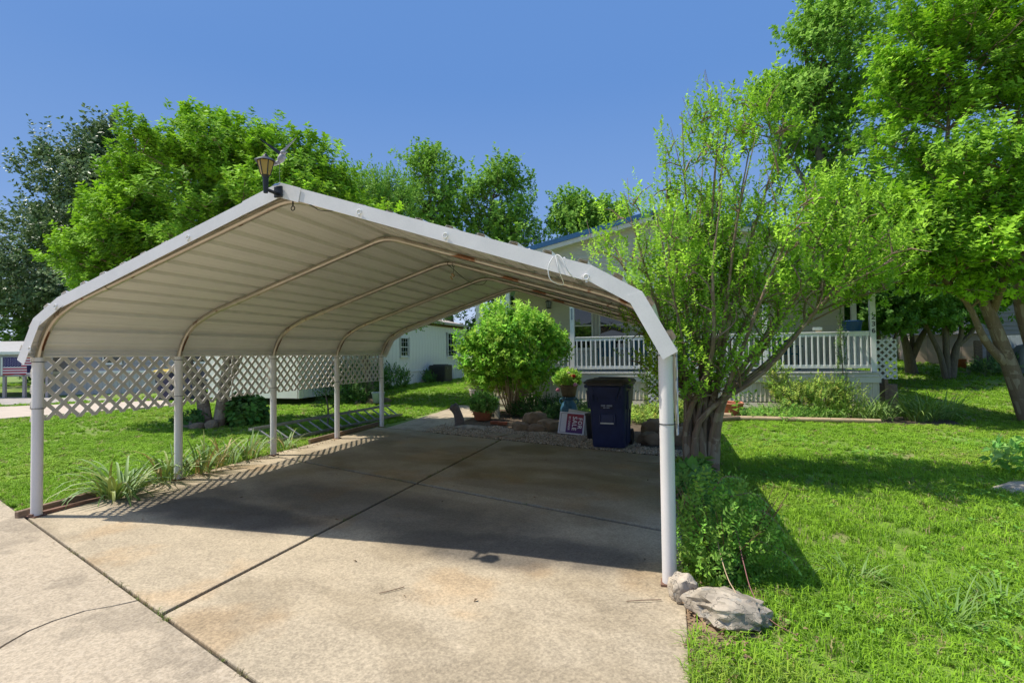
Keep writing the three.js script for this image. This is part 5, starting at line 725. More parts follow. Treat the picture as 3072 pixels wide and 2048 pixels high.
{ // timber edging
  const tb = [[[-3.02, 0.02, 0.10], [-3.02, 0.04, -0.62], 0.045, M.wood], [[-3.05, 0.03, -4.2], [-3.05, 0.05, -6.45], 0.06, M.wood]];
  tb.forEach(([a, b, r, m], i) => { const d = V(...b).sub(V(...a)), o = mesh('timber_edging', rb(0.055, 0.09, d.length(), 0, 0, 0, 0.01), m); o.position.copy(V(...a).lerp(V(...b), 0.5)); o.lookAt(V(...b)); tag(o, i ? 'mossy edging timber beneath the ladder' : 'short weathered edging board at the front post', 'edging'); });
  const pole = mesh('pole_edging', taper([V(4.3, 0.05, -8.93), V(5.3, 0.045, -8.97), V(6.2, 0.05, -8.93), V(7.05, 0.045, -8.98)], [0.05, 0.048, 0.045, 0.04], 10, 4), M.pale); tag(pole, 'long peeled pole edging the porch flower bed', 'edging');
  const p2 = mesh('pole_edging', taper([V(4.35, 0.06, -8.85), V(3.9, 0.07, -8.4), V(3.7, 0.05, -8.1)], [0.05, 0.055, 0.05], 10, 4), M.wood); tag(p2, 'short dark log at the bed corner behind the fan-shaped shrub', 'edging');
  const p3 = mesh('pole_edging', taper([V(4.2, 0.10, -9.0), V(3.5, 0.10, -8.9), V(3.1, 0.10, -9.0)], [0.05, 0.055, 0.05], 10, 4), M.pale); tag(p3, 'pale log lying between the trellis and the orange planter', 'edging');
}
// ---------------------------------------------------------------- soil and gravel beds
{ const soil = struct(mesh('soil_bed', slabOf([[-1.6, -5.95], [3.35, -4.35], [4.3, -8.9], [8.5, -9.0], [8.7, -10.3], [-2.0, -10.3], [-1.7, -7.6]], -0.008, 0.06, 0), M.soil));
  struct(mesh('soil_bed', slabOf([[3.0, -0.35], [3.3, -0.55], [3.5, -0.2], [3.56, 0.3], [3.42, 0.5], [3.2, 0.58], [3.1, 0.9], [3.0, 1.1]], -0.012, 0.04, 0), noisy('dry soil', [0.24, 0.165, 0.10], 0.6, 0.5, { roughness: 1 })));
  const r = rngOf(601), l = [], st = new THREE.IcosahedronGeometry(0.5, 1); { const p = st.attributes.position; for (let i = 0; i < p.count; i++) { const k = 0.8 + 0.4 * hash2(Math.round(p.getX(i) * 50), Math.round(p.getY(i) * 50 + p.getZ(i) * 97), 3); p.setXYZ(i, p.getX(i) * k, p.getY(i) * k * 0.65, p.getZ(i) * k); } st.computeVertexNormals(); }
  for (let i = 0; i < 15000; i++) { const x = lerp(-1.75, 3.35, r()), d = r() * 1.35 * (0.6 + 0.4 * vnoise(x * 2, 1, 9)), z = BACK(x) - 0.02 - d; if (x > 2.45 && d > 0.55) continue; const k = 0.5 + 0.9 * r(), warm = r(); l.push({ p: V(x, 0.0 + r() * 0.012, z), q: new THREE.Quaternion().setFromEuler(new THREE.Euler(r() * 6, r() * 6, r() * 6)), s: 0.014 + 0.028 * r() * r(), c: [0.50 * k, lerp(0.45, 0.37, warm) * k, lerp(0.37, 0.24, warm) * k] }); }
  const gv = scatterMesh('pea_gravel', st, matOf('pebble', { color: lin(1, 1, 1), roughness: 0.9 }), l, null); gv.userData.label = 'loose pale gravel behind the parking pad'; 
  // fallen dry leaves
  const lf = [], g1 = []; const pos = [], ix = []; leafInto(pos, ix, V(0, 0, 0), V(1, 0, 0), UP, 0.06, 0.03, 0.01, 0.01); const dg = new THREE.BufferGeometry(); dg.setAttribute('position', new THREE.Float32BufferAttribute(pos, 3)); dg.setIndex(ix); dg.computeVertexNormals();
  for (let i = 0; i < 1500; i++) { const q = r(); let x, z; if (q < 0.45) { x = lerp(-1.8, 0.9, r()); z = lerp(-8.3, -6.2, r()); } else if (q < 0.6) { x = lerp(-3.25, -2.75, Math.pow(r(), 0.6)); z = lerp(-4.6, -1.0, r()); } else if (q < 0.75) { x = 3.0 + 0.28 * r(); z = lerp(0.1, 1.0, r()); } else if (q < 0.86) { x = 3.35 + 0.4 * r(); z = lerp(-0.1, 0.9, r()); if (r() < 0.6) continue; } else { x = lerp(-2.9, 2.9, r()); z = lerp(-5.2, 0.8, r()); if (r() < 0.85) continue; } lf.push({ p: V(x, 0.006 + 0.012 * r(), z), q: new THREE.Quaternion().setFromEuler(new THREE.Euler((r() - 0.5) * 0.8, r() * 6.28, (r() - 0.5) * 0.8)), s: 0.25 + 0.45 * r(), c: mixc([0.12, 0.075, 0.04], [0.38, 0.25, 0.14], r()) }); }
  const dl = scatterMesh('dry_leaves', dg, matOf('dry leaf', { color: lin(1, 1, 1), roughness: 0.9, side: THREE.DoubleSide }), lf, null); dl.userData.label = 'scattered dry brown leaves on soil and concrete';
  const tw = (label, pts) => tag(mesh('fallen_twig', taper(pts.map((p) => V(...p)), pts.map(() => 0.003), 5, 3), M.wood), label, 'twig');
  tw('bent dark twig lying on the shaded pad near the fan-shaped shrub', [[2.35, 0.008, -3.9], [2.55, 0.012, -3.82], [2.72, 0.008, -3.84], [2.86, 0.012, -3.8]]);
  tw('pale twig on the sunlit pad before the right front post'.replace('right front', 'front carport'), [[2.66, 0.008, 0.33], [2.76, 0.014, 0.30], [2.86, 0.01, 0.26]]);
  tw('short thin twig on the sunlit pad near the lantern shadow', [[1.16, 0.008, 0.62], [1.22, 0.008, 0.56], [1.27, 0.01, 0.50]]);
}
// ---------------------------------------------------------------- bins, sign, pots
function wheeledBin(name, label, pos, turn, withMarks, lidMat = M.lid) {
  const t = thing(name, label, 'wheeled bin', pos, turn);
  const body = loft([[0.02, 0.49, 0.50, 0.05], [0.05, 0.51, 0.53, 0.06], [0.60, 0.555, 0.60, 0.06], [0.70, 0.59, 0.66, 0.07], [0.74, 0.60, 0.69, 0.07], [0.97, 0.625, 0.74, 0.07], [0.98, 0.66, 0.78, 0.06], [1.01, 0.66, 0.78, 0.06], [1.01, 0.60, 0.70, 0.06], [0.9, 0.58, 0.68, 0.06]]);
  mesh('body', body, M.navy, t);
  const lid = mesh('lid', loft([[1.012, 0.70, 0.84, 0.07, 0, 0.01], [1.035, 0.71, 0.85, 0.08, 0, 0.01], [1.075, 0.64, 0.76, 0.10, 0, -0.01], [1.085, 0.50, 0.60, 0.1, 0, -0.02]]), lidMat, t);
  mesh('lid_ridge', [rb(0.46, 0.018, 0.05, 0, 1.09, 0.16, 0.008), rb(0.46, 0.018, 0.05, 0, 1.09, -0.15, 0.008)], lidMat, lid);
  mesh('lid_lip', rb(0.56, 0.035, 0.05, 0, 1.005, 0.425, 0.012), lidMat, lid);
  for (const s of [-1, 1]) mesh('rim_lug', rb(0.05, 0.05, 0.12, s * 0.345, 0.965, 0.22, 0.015), M.navy, t);
  // moulded front: visor below the rim with two tapering webs, pocket with a steel catch bar
  mesh('front_visor', [loft([[0.80, 0.34, 0.06, 0.02, 0, 0.345], [0.965, 0.46, 0.10, 0.03, 0, 0.36]])], M.navy, t);
  for (const x of [-0.2, -0.14, 0.14, 0.2]) mesh('moulded_web', loft([[0.73, 0.012, 0.03, 0.005, x, 0.335], [0.84, 0.022, 0.06, 0.008, x * 1.05, 0.36]]), M.navy, t);
  mesh('grip_pocket', [rb(0.20, 0.14, 0.02, 0, 0.47, 0.302, 0.008), rb(0.03, 0.18, 0.045, -0.115, 0.46, 0.305, 0.01), rb(0.03, 0.18, 0.045, 0.115, 0.46, 0.305, 0.01)], M.navy, t);
  mesh('catch_bar', rod(V(-0.105, 0.40, 0.318), V(0.105, 0.40, 0.318), 0.012, 10), M.pvc, t);
  for (const s of [-1, 1]) { mesh('side_rib', [loft([[0.06, 0.02, 0.05, 0.008, s * 0.262, 0.1], [0.62, 0.02, 0.05, 0.008, s * 0.285, 0.12]]), loft([[0.06, 0.02, 0.05, 0.008, s * 0.262, -0.1], [0.62, 0.02, 0.05, 0.008, s * 0.285, -0.12]])], M.navy, t); mesh('hand_grip', loft([[0.62, 0.05, 0.2, 0.02, s * 0.30, 0.14], [0.90, 0.03, 0.24, 0.012, s * 0.318, 0.18]]), M.navy, t); mesh('wheel', new THREE.CylinderGeometry(0.13, 0.13, 0.05, 24).rotateZ(Math.PI / 2).translate(s * 0.27, 0.13, -0.26), M.black, t); }
  mesh('axle', rod(V(-0.28, 0.13, -0.26), V(0.28, 0.13, -0.26), 0.012), M.alu, t);
  mesh('handle', rod(V(-0.22, 0.98, -0.43), V(0.22, 0.98, -0.43), 0.016, 10), M.navy, t);
  if (withMarks) { // two faint lines of stamped white print, not legible in the photograph
    const cv = document.createElement('canvas'); cv.width = 256; cv.height = 96; const q = cv.getContext('2d'); q.fillStyle = '#0f1430'; q.fillRect(0, 0, 256, 96); q.fillStyle = '#9aa0b4'; const r = rngOf(77);
    for (let i = 0; i < 10; i++) { if (i === 4) continue; const x = 10 + i * 24; q.fillRect(x, 8, 18, 38); q.clearRect; q.fillStyle = '#0f1430'; q.fillRect(x + 5, 14 + r() * 6, 8, 6); q.fillRect(x + 4 + r() * 5, 28 + r() * 5, 8, 7); q.fillStyle = '#9aa0b4'; }
    for (let i = 0; i < 8; i++) { if (i === 3) continue; const x = 60 + i * 17; q.fillRect(x, 58, 12, 24); q.fillStyle = '#0f1430'; q.fillRect(x + 4, 64, 5, 5); q.fillStyle = '#9aa0b4'; }
    const ct = new THREE.CanvasTexture(cv); ct.colorSpace = THREE.SRGBColorSpace; const m = mesh('stamped_print', new THREE.PlaneGeometry(0.19, 0.07), matOf('stamped print', { map: ct, roughness: 0.6 }), t, true); m.position.set(0, 0.66, 0.327); m.rotation.x = 0.11 * -1; m.position.z = 0.338;
  }
  return t;
}
wheeledBin('wheeled_bin', 'navy wheeled bin with dark brown lid on the gravel behind the pad', [2.02, 0.01, -5.02], -0.10, true);
wheeledBin('wheeled_bin', 'navy wheeled bin with yellow lid beside the neighbour drive', [-14.4, 0.02, -11.2], 0.5, false, noisy('yellow lid plastic', [0.5, 0.36, 0.04], 0.2, 0.5, { roughness: 0.5 }));
wheeledBin('wheeled_bin', 'dark lidded navy bin next to the yellow lidded bin', [-13.4, 0.02, -11.4], 0.4, false);
{ // sale sign lying on its side, leaning back against the milk can, with a second sheet behind
  const cv = document.createElement('canvas'); cv.width = 640; cv.height = 512; const q = cv.getContext('2d');
  q.fillStyle = '#e4e2ec'; q.fillRect(0, 0, 640, 512); q.strokeStyle = '#3b2a52'; q.lineWidth = 7; q.strokeRect(42, 34, 560, 444);
  const gr = q.createLinearGradient(0, 34, 0, 478); gr.addColorStop(0, '#a5333f'); gr.addColorStop(0.45, '#8a2f55'); gr.addColorStop(1, '#54307f'); q.fillStyle = gr; q.fillRect(190, 36, 410, 440);
  q.save(); q.translate(320, 256); q.rotate(Math.PI / 2); q.fillStyle = '#f4f1f6'; q.textAlign = 'center'; q.textBaseline = 'middle';
  q.font = 'bold 138px sans-serif'; q.fillText('FOR', -18, -204, 300); q.font = 'bold 150px sans-serif'; q.fillText('SALE', 0, -70, 390); q.font = 'bold 66px sans-serif'; q.fillText('BY OWNER', 0, 62, 330); q.restore();
  const tx = new THREE.CanvasTexture(cv); tx.colorSpace = THREE.SRGBColorSpace;
  const s = thing('sale_sign', 'FOR SALE BY OWNER sign lying sideways against the blue milk can', 'sign', [1.16, 0.015, -6.08], -0.12); const lean = -0.28;
  const bd = mesh('board', rb(0.50, 0.405, 0.006, 0, 0.2025, 0, 0.002), matOf('corrugated plastic', { color: lin(0.7, 0.7, 0.72), roughness: 0.6 }), s); bd.rotation.set(lean, 0, -0.05);
  const pr = mesh('print', new THREE.PlaneGeometry(0.494, 0.40).translate(0, 0.2025, 0.0055), matOf('sign print', { map: tx, roughness: 0.5 }), s, true); pr.rotation.copy(bd.rotation);
  const b = thing('blank_sign', 'plain white sign board tucked behind the sale sign', 'sign', [1.24, 0.02, -6.16], -0.12); const bb = mesh('board', rb(0.44, 0.43, 0.006, 0, 0.215, 0, 0.002), matOf('white plastic sheet', { color: lin(0.62, 0.6, 0.56), roughness: 0.6 }), b); bb.rotation.set(lean, 0, -0.14);
}
{ // milk can with a flower pot on top
  const t = thing('milk_can', 'old blue metal milk can behind the sale sign', 'milk can', [0.98, -0.01, -6.95]); const bm = noisy('worn blue paint', [0.045, 0.13, 0.20], 0.45, 0.4, { roughness: 0.38, metalness: 0.25 });
  mesh('can', lathe([[0.001, 0], [0.165, 0], [0.172, 0.015], [0.172, 0.40], [0.166, 0.44], [0.13, 0.52], [0.105, 0.545], [0.105, 0.60], [0.135, 0.61], [0.14, 0.635], [0.10, 0.64], [0.001, 0.64]], 36), bm, t);
  mesh('hoop', [new THREE.TorusGeometry(0.173, 0.006, 8, 36).rotateX(Math.PI / 2).translate(0, 0.40, 0), new THREE.TorusGeometry(0.172, 0.006, 8, 36).rotateX(Math.PI / 2).translate(0, 0.02, 0)], bm, t);
  for (const s of [-1, 1]) mesh('handle', taper([V(s * 0.10, 0.585, 0), V(s * 0.17, 0.60, 0), V(s * 0.185, 0.54, 0), V(s * 0.145, 0.49, 0)], [0.011, 0.011, 0.011, 0.011], 8, 4), bm, t);
  const f = thing('flower_pot', 'brown ribbed flower pot with pink and red flowers on the milk can', 'flower pot', [0.98, 0.635, -6.95]); const pm = noisy('brown pot plastic', [0.13, 0.095, 0.05], 0.4, 0.3, { roughness: 0.6 });
  mesh('pot', lathe([[0.001, 0], [0.13, 0], [0.145, 0.06], [0.148, 0.065], [0.16, 0.14], [0.163, 0.145], [0.175, 0.21], [0.185, 0.215], [0.185, 0.24], [0.165, 0.24], [0.15, 0.18], [0.001, 0.18]], 32), pm, f);
  bush(f, { seed: 701, blobs: [[-0.02, 0.36, 0, 0.20, 0.14, 0.17, 3], [-0.13, 0.30, 0.03, 0.14, 0.10, 0.12, 1], [0.12, 0.33, 0, 0.1, 0.1, 0.1, 1]], n: 330, geos: [sprayGeo(81, { n: 8, len: 0.07, L: 0.05, W: 0.025, spread: 1.0 })], size: 1, light: [0.24, 0.34, 0.05], dark: [0.10, 0.19, 0.03] });
  const petal = (label, c, x, y, z, s) => { const g = []; for (let k = 0; k < 6; k++) g.push(new THREE.SphereGeometry(s, 8, 6).scale(1, 0.5, 0.7).rotateY(k).translate(Math.cos(k * 1.05) * s * 0.8, Math.sin(k * 1.05) * s * 0.8, 0.01 * (k % 2))); const o = mesh('flower', g, matOf('petal', { color: lin(...c), roughness: 0.7 }), f); o.position.set(x, y, z); o.userData.label = label; };
  petal('bright red flower', [0.62, 0.03, 0.03], 0.125, 0.42, 0.12, 0.028); petal('pink flower at the rim', [0.75, 0.35, 0.55], 0.155, 0.25, 0.14, 0.028); petal('pink flower hanging low', [0.70, 0.25, 0.35], -0.19, 0.14, 0.14, 0.028); petal('pale pink flower', [0.72, 0.55, 0.5], 0.02, 0.47, 0.1, 0.025);
}
{ // black pot beside the bin
  const t = thing('black_pot', 'tall black nursery pot standing between the sale sign and the navy bin', 'pot', [1.62, -0.01, -5.75]); mesh('pot', lathe([[0.001, 0], [0.10, 0], [0.13, 0.42], [0.14, 0.42], [0.14, 0.45], [0.12, 0.45], [0.11, 0.38], [0.001, 0.38]], 24), M.black, t);
}
{ // grey stump
  const sm = noisy('grey driftwood', [0.17, 0.14, 0.13], 0.6, 0.3, { roughness: 0.9 }, 4);
  const t = thing('wood_stump', 'grey hollow-topped wooden stump standing at the path corner', 'stump', [-1.25, 0.0, -6.62]);
  mesh('stump', [taper([V(0, 0, 0), V(0.0, 0.12, 0), V(-0.05, 0.30, 0), V(-0.10, 0.40, 0.02), V(-0.13, 0.44, 0.04)], [0.105, 0.10, 0.085, 0.095, 0.10], 16, 4)], sm, t); mesh('knot_hole', new THREE.TorusGeometry(0.035, 0.014, 10, 18).translate(-0.07, 0.36, 0.10), sm, t); mesh('burl', rockGeo(711, 0.08, 0.06, 0.07, 0.3, 3).translate(-0.12, 0.41, 0.02), sm, t);
}
{ // pots by the bush
  const t = thing('terracotta_planter', 'round terracotta planter full of green leaves beside the bush', 'planter', [-1.2, -0.01, -7.9]); t.scale.setScalar(0.85); mesh('pot', lathe([[0.001, 0], [0.17, 0], [0.21, 0.03], [0.26, 0.20], [0.275, 0.24], [0.275, 0.27], [0.24, 0.27], [0.22, 0.2], [0.001, 0.2]], 32), M.terra, t);
  bush(t, { seed: 721, blobs: [[0, 0.42, 0, 0.34, 0.24, 0.28, 1]], n: 300, geos: [sprayGeo(82, { n: 8, len: 0.1, L: 0.075, W: 0.045, spread: 1.1 })], size: 1, light: [0.13, 0.23, 0.04], dark: [0.05, 0.11, 0.02] });
  const p = thing('pedestal_planter', 'white rounded pot on a slim stand behind the terracotta planter', 'planter', [-1.72, -0.01, -8.9]); mesh('stand', [cyl(0.09, 0.06, 0.42, 0, 0, 0, 16), cyl(0.13, 0.13, 0.03, 0, 0.0, 0, 18)], M.pale, p); mesh('pot', lathe([[0.001, 0.42], [0.12, 0.42], [0.16, 0.5], [0.19, 0.62], [0.20, 0.65], [0.175, 0.65], [0.16, 0.58], [0.001, 0.57]], 28), noisy('white glazed pot', [0.62, 0.57, 0.5], 0.1, 0.3, { roughness: 0.4 }), p);
  bush(p, { seed: 722, blobs: [[0.0, 0.70, 0, 0.15, 0.10, 0.12, 1]], n: 50, geos: small, size: 0.7, light: [0.2, 0.2, 0.1], dark: [0.08, 0.12, 0.04] });
  const w = thing('white_post', 'short white painted post beneath the vase-shaped bush', 'post', [-1.0, -0.02, -8.35]); mesh('post', rb(0.1, 0.5, 0.1, 0, 0.25, 0), M.skirt, w); mesh('cap', rb(0.12, 0.03, 0.12, 0, 0.515, 0), M.skirt, w);
  const o = thing('hexagonal_planter', 'orange brown hexagonal wooden planter at the porch bed corner', 'planter', [4.2, -0.02, -9.35]); mesh('tub', [new THREE.CylinderGeometry(0.34, 0.26, 0.36, 6, 1, true).translate(0, 0.18, 0), new THREE.CylinderGeometry(0.30, 0.30, 0.02, 6).translate(0, 0.3, 0)], M.terra, o); mesh('rim', new THREE.TorusGeometry(0.335, 0.022, 6, 6).rotateX(Math.PI / 2).rotateY(Math.PI / 6).translate(0, 0.36, 0), noisy('orange rim', [0.55, 0.22, 0.12], 0.2, 0.4), o);
}
{ // aluminium ladder lying on its edge
  const a0 = V(-4.02, 0.245, -3.9), a1 = V(-3.86, 0.245, -8.35), b0 = V(-3.66, 0.03, -3.95), b1 = V(-3.50, 0.03, -8.3);
  const t = thing('ladder', 'long grey extension ladder lying on its edge along the pad', 'ladder');
  for (const [p, q] of [[a0, a1], [b0, b1]]) { const d = q.clone().sub(p), o = mesh('rail', [rb(0.028, 0.085, d.length(), 0, 0, 0, 0.003), rb(0.04, 0.008, d.length(), 0.012, 0.04, 0, 0.002), rb(0.04, 0.008, d.length(), 0.012, -0.04, 0, 0.002)], M.alu, t); o.position.copy(p.clone().add(q).multiplyScalar(0.5)); o.up.copy(V(0.53, 0.85, 0)); o.lookAt(q); o.rotateZ(1.0); }
  for (let i = 0; i < 14; i++) { const u = (i + 0.5) / 14; mesh('rung', rod(a0.clone().lerp(a1, u), b0.clone().lerp(b1, u), 0.017, 10), M.alu, t); }
}
{ // pot by the shade tree
  const t = thing('pale_green_pot', 'pale blue green pot on its side at the shade tree', 'pot', [-5.75, 0.05, -11.0]); mesh('pot', lathe([[0.001, 0], [0.15, 0], [0.2, 0.3], [0.21, 0.33], [0.18, 0.33], [0.17, 0.28], [0.001, 0.27]], 24), noisy('pale glazed', [0.33, 0.4, 0.38], 0.2, 0.3, { roughness: 0.5 }), t);
}
// ---------------------------------------------------------------- far right: shed, house, fence
{
  const y0 = 0.86, t = thing('gambrel_shed', 'small tan shed with steep grey shingled gambrel roof', 'shed', [13.0, y0, -23.4], -0.16);
  const tan = noisy('tan shed panel', [0.36, 0.27, 0.20], 0.12, 1, { roughness: 0.8 }), pink = noisy('pale pink end panel', [0.60, 0.48, 0.42], 0.1, 1), shg = noisy('grey shingle', [0.30, 0.28, 0.26], 0.3, 0.8, { roughness: 0.95 });
  const W = 2.3, D = 2.4;
  for (let i = 0; i < 4; i++) mesh('wall_panel', rb(W / 4 - 0.012, 1.28, 0.04, (i + 0.5) * W / 4, 0.62, 0, 0.004), tan, t);
  mesh('end_wall', prism([[0, 0], [D, 0], [D, 1.3], [D - 0.42, 2.1], [D / 2, 2.45], [0.42, 2.1], [0, 1.3]], 0.04, 0).rotateY(Math.PI / 2).translate(-0.02, 0, 0), pink, t); mesh('corner_board', rb(0.09, 1.3, 0.06, 0.0, 0.63, 0.0), pink, t);
  mesh('end_wall', prism([[0, 0], [D, 0], [D, 1.3], [D - 0.42, 2.1], [D / 2, 2.45], [0.42, 2.1], [0, 1.3]], 0.04, 0).rotateY(Math.PI / 2).translate(W - 0.02, 0, 0), pink, t);
  for (let k = 0; k < 8; k++) { const u = k / 8, o = mesh('shingle_course', rb(W + 0.2, 0.125, 0.02, W / 2, 0, 0, 0.003), shg, t); o.position.set(0, lerp(1.28, 2.1, u) + 0.05, lerp(0.08, -0.4, u) + 0.02); o.rotation.x = -0.5; }
  for (let k = 0; k < 8; k++) { const u = k / 8, o = mesh('shingle_course', rb(W + 0.2, 0.02, 0.14, W / 2, 0, 0, 0.003), shg, t); o.position.set(0, lerp(2.1, 2.48, u) + 0.02, lerp(-0.44, -1.2, u)); o.rotation.x = 0.42; }
  mesh('back_roof', [prism([[-D - 0.08, 1.28], [-D + 0.42, 2.12], [-D / 2, 2.5], [-D / 2, 2.46], [-D + 0.45, 2.08], [-D - 0.03, 1.26]], W + 0.2, 0).rotateY(-Math.PI / 2).scale(-1, 1, 1).rotateY(Math.PI).translate(0, 0, 0)].slice(0, 0).concat([bx(W + 0.2, 0.03, 1.3, W / 2, 2.3, -D + 0.62)]), shg, t);
  mesh('sill', rb(W + 0.1, 0.06, 0.1, W / 2, -0.02, 0.02), M.white, t);
  const h = thing('grey_sided_house', 'pale sided house behind the shed with a white downpipe', 'house', [10.6, 0.95, -27.2], -0.10); const hs = noisy('pinkish siding', [0.56, 0.47, 0.41], 0.1, 1.4), hd = noisy('grey siding boards', [0.30, 0.27, 0.25], 0.1, 1.4);
  mesh('wall_core', bx(14, 3.3, 4, 7, 1.65, -2.05), hd, h); siding(h, 0, 5.6, 0, 3.2, 0.2, hs, [[1.3, 2.4, 1.2, 2.3]], null, 0.03); siding(h, 5.6, 14, 0, 3.2, 0.2, hd, [[8.3, 9.3, 1.2, 2.2]], null, 0.03); windowIn(h, 1.35, 2.35, 1.25, 2.25, 0.03, M.white); windowIn(h, 8.35, 9.25, 1.25, 2.15, 0.03, M.white); mesh('downpipe', rb(0.1, 3.2, 0.08, 5.6, 1.6, 0.06), M.white, h);
  mesh('roof', prism([[-0.4, 3.3], [2, 4.2], [4.4, 3.3], [4.4, 3.2], [-0.4, 3.2]], 14.6, 0).rotateY(Math.PI / 2).translate(-0.3, 0, 0), noisy('brown shingle', [0.30, 0.22, 0.18], 0.3, 0.9), h);
  const st = thing('metal_rack', 'tilted corrugated grey sheet on a weathered stand near the shed', 'shelter', [14.6, 0.7, -21.2], -0.2); mesh('sheet', [bx(1.5, 0.5, 0.03, 0.75, 1.05, 0)], noisy('zinc sheet', [0.36, 0.40, 0.40], 0.3, 0.3, { roughness: 0.5 }, 0.1), st); for (const x of [0.05, 0.35, 0.65, 0.95]) mesh('stand_board', rb(0.2, 0.8, 0.03, x + 0.1, 0.4, 0), M.barkGrey, st); mesh('stand_post', rb(0.22, 1.15, 0.22, -0.2, 0.55, 0), M.wood, st);
  const bk = thing('orange_bucket', 'orange bucket on the grass beside the shed corner', 'bucket', [14.15, 0.72, -21.9]); mesh('bucket', lathe([[0.001, 0], [0.14, 0], [0.17, 0.36], [0.18, 0.36], [0.18, 0.38], [0.16, 0.38], [0.15, 0.1], [0.001, 0.1]], 24), noisy('orange plastic', [0.5, 0.13, 0.03], 0.2, 0.4, { roughness: 0.5 }), bk); mesh('bail', new THREE.TorusGeometry(0.17, 0.006, 6, 20, Math.PI).rotateX(0.9).translate(0, 0.36, 0.02), M.alu, bk);
  const dk = thing('covered_grill', 'grey cloth covered grill beside the corrugated sheet', 'grill', [15.6, 0.6, -20.2]); mesh('cover', loft([[0, 1.2, 0.7, 0.08], [0.7, 1.15, 0.65, 0.1], [1.0, 0.9, 0.5, 0.15], [1.05, 0.6, 0.3, 0.1]]), noisy('grey cover cloth', [0.16, 0.16, 0.15], 0.3, 0.5), dk);
  bush(thing('fence_shrub', 'low pale shrub in front of the corrugated sheet stand', 'shrub', [14.6, 0.6, -20.3]), { seed: 731, blobs: [[0, 0.15, 0, 0.7, 0.22, 0.4, 1]], n: 240, geos: small, size: 1.4, light: [0.12, 0.18, 0.06], dark: [0.04, 0.08, 0.02] });
  bush(thing('fence_shrub', 'white flowering shrub against the pale sided house', 'shrub', [12.6, 0.98, -25.8]), { seed: 732, blobs: [[0, 0.5, 0, 0.9, 0.6, 0.4, 1]], n: 300, geos: small, size: 1.5, light: [0.2, 0.25, 0.15], dark: [0.05, 0.1, 0.02] });
}
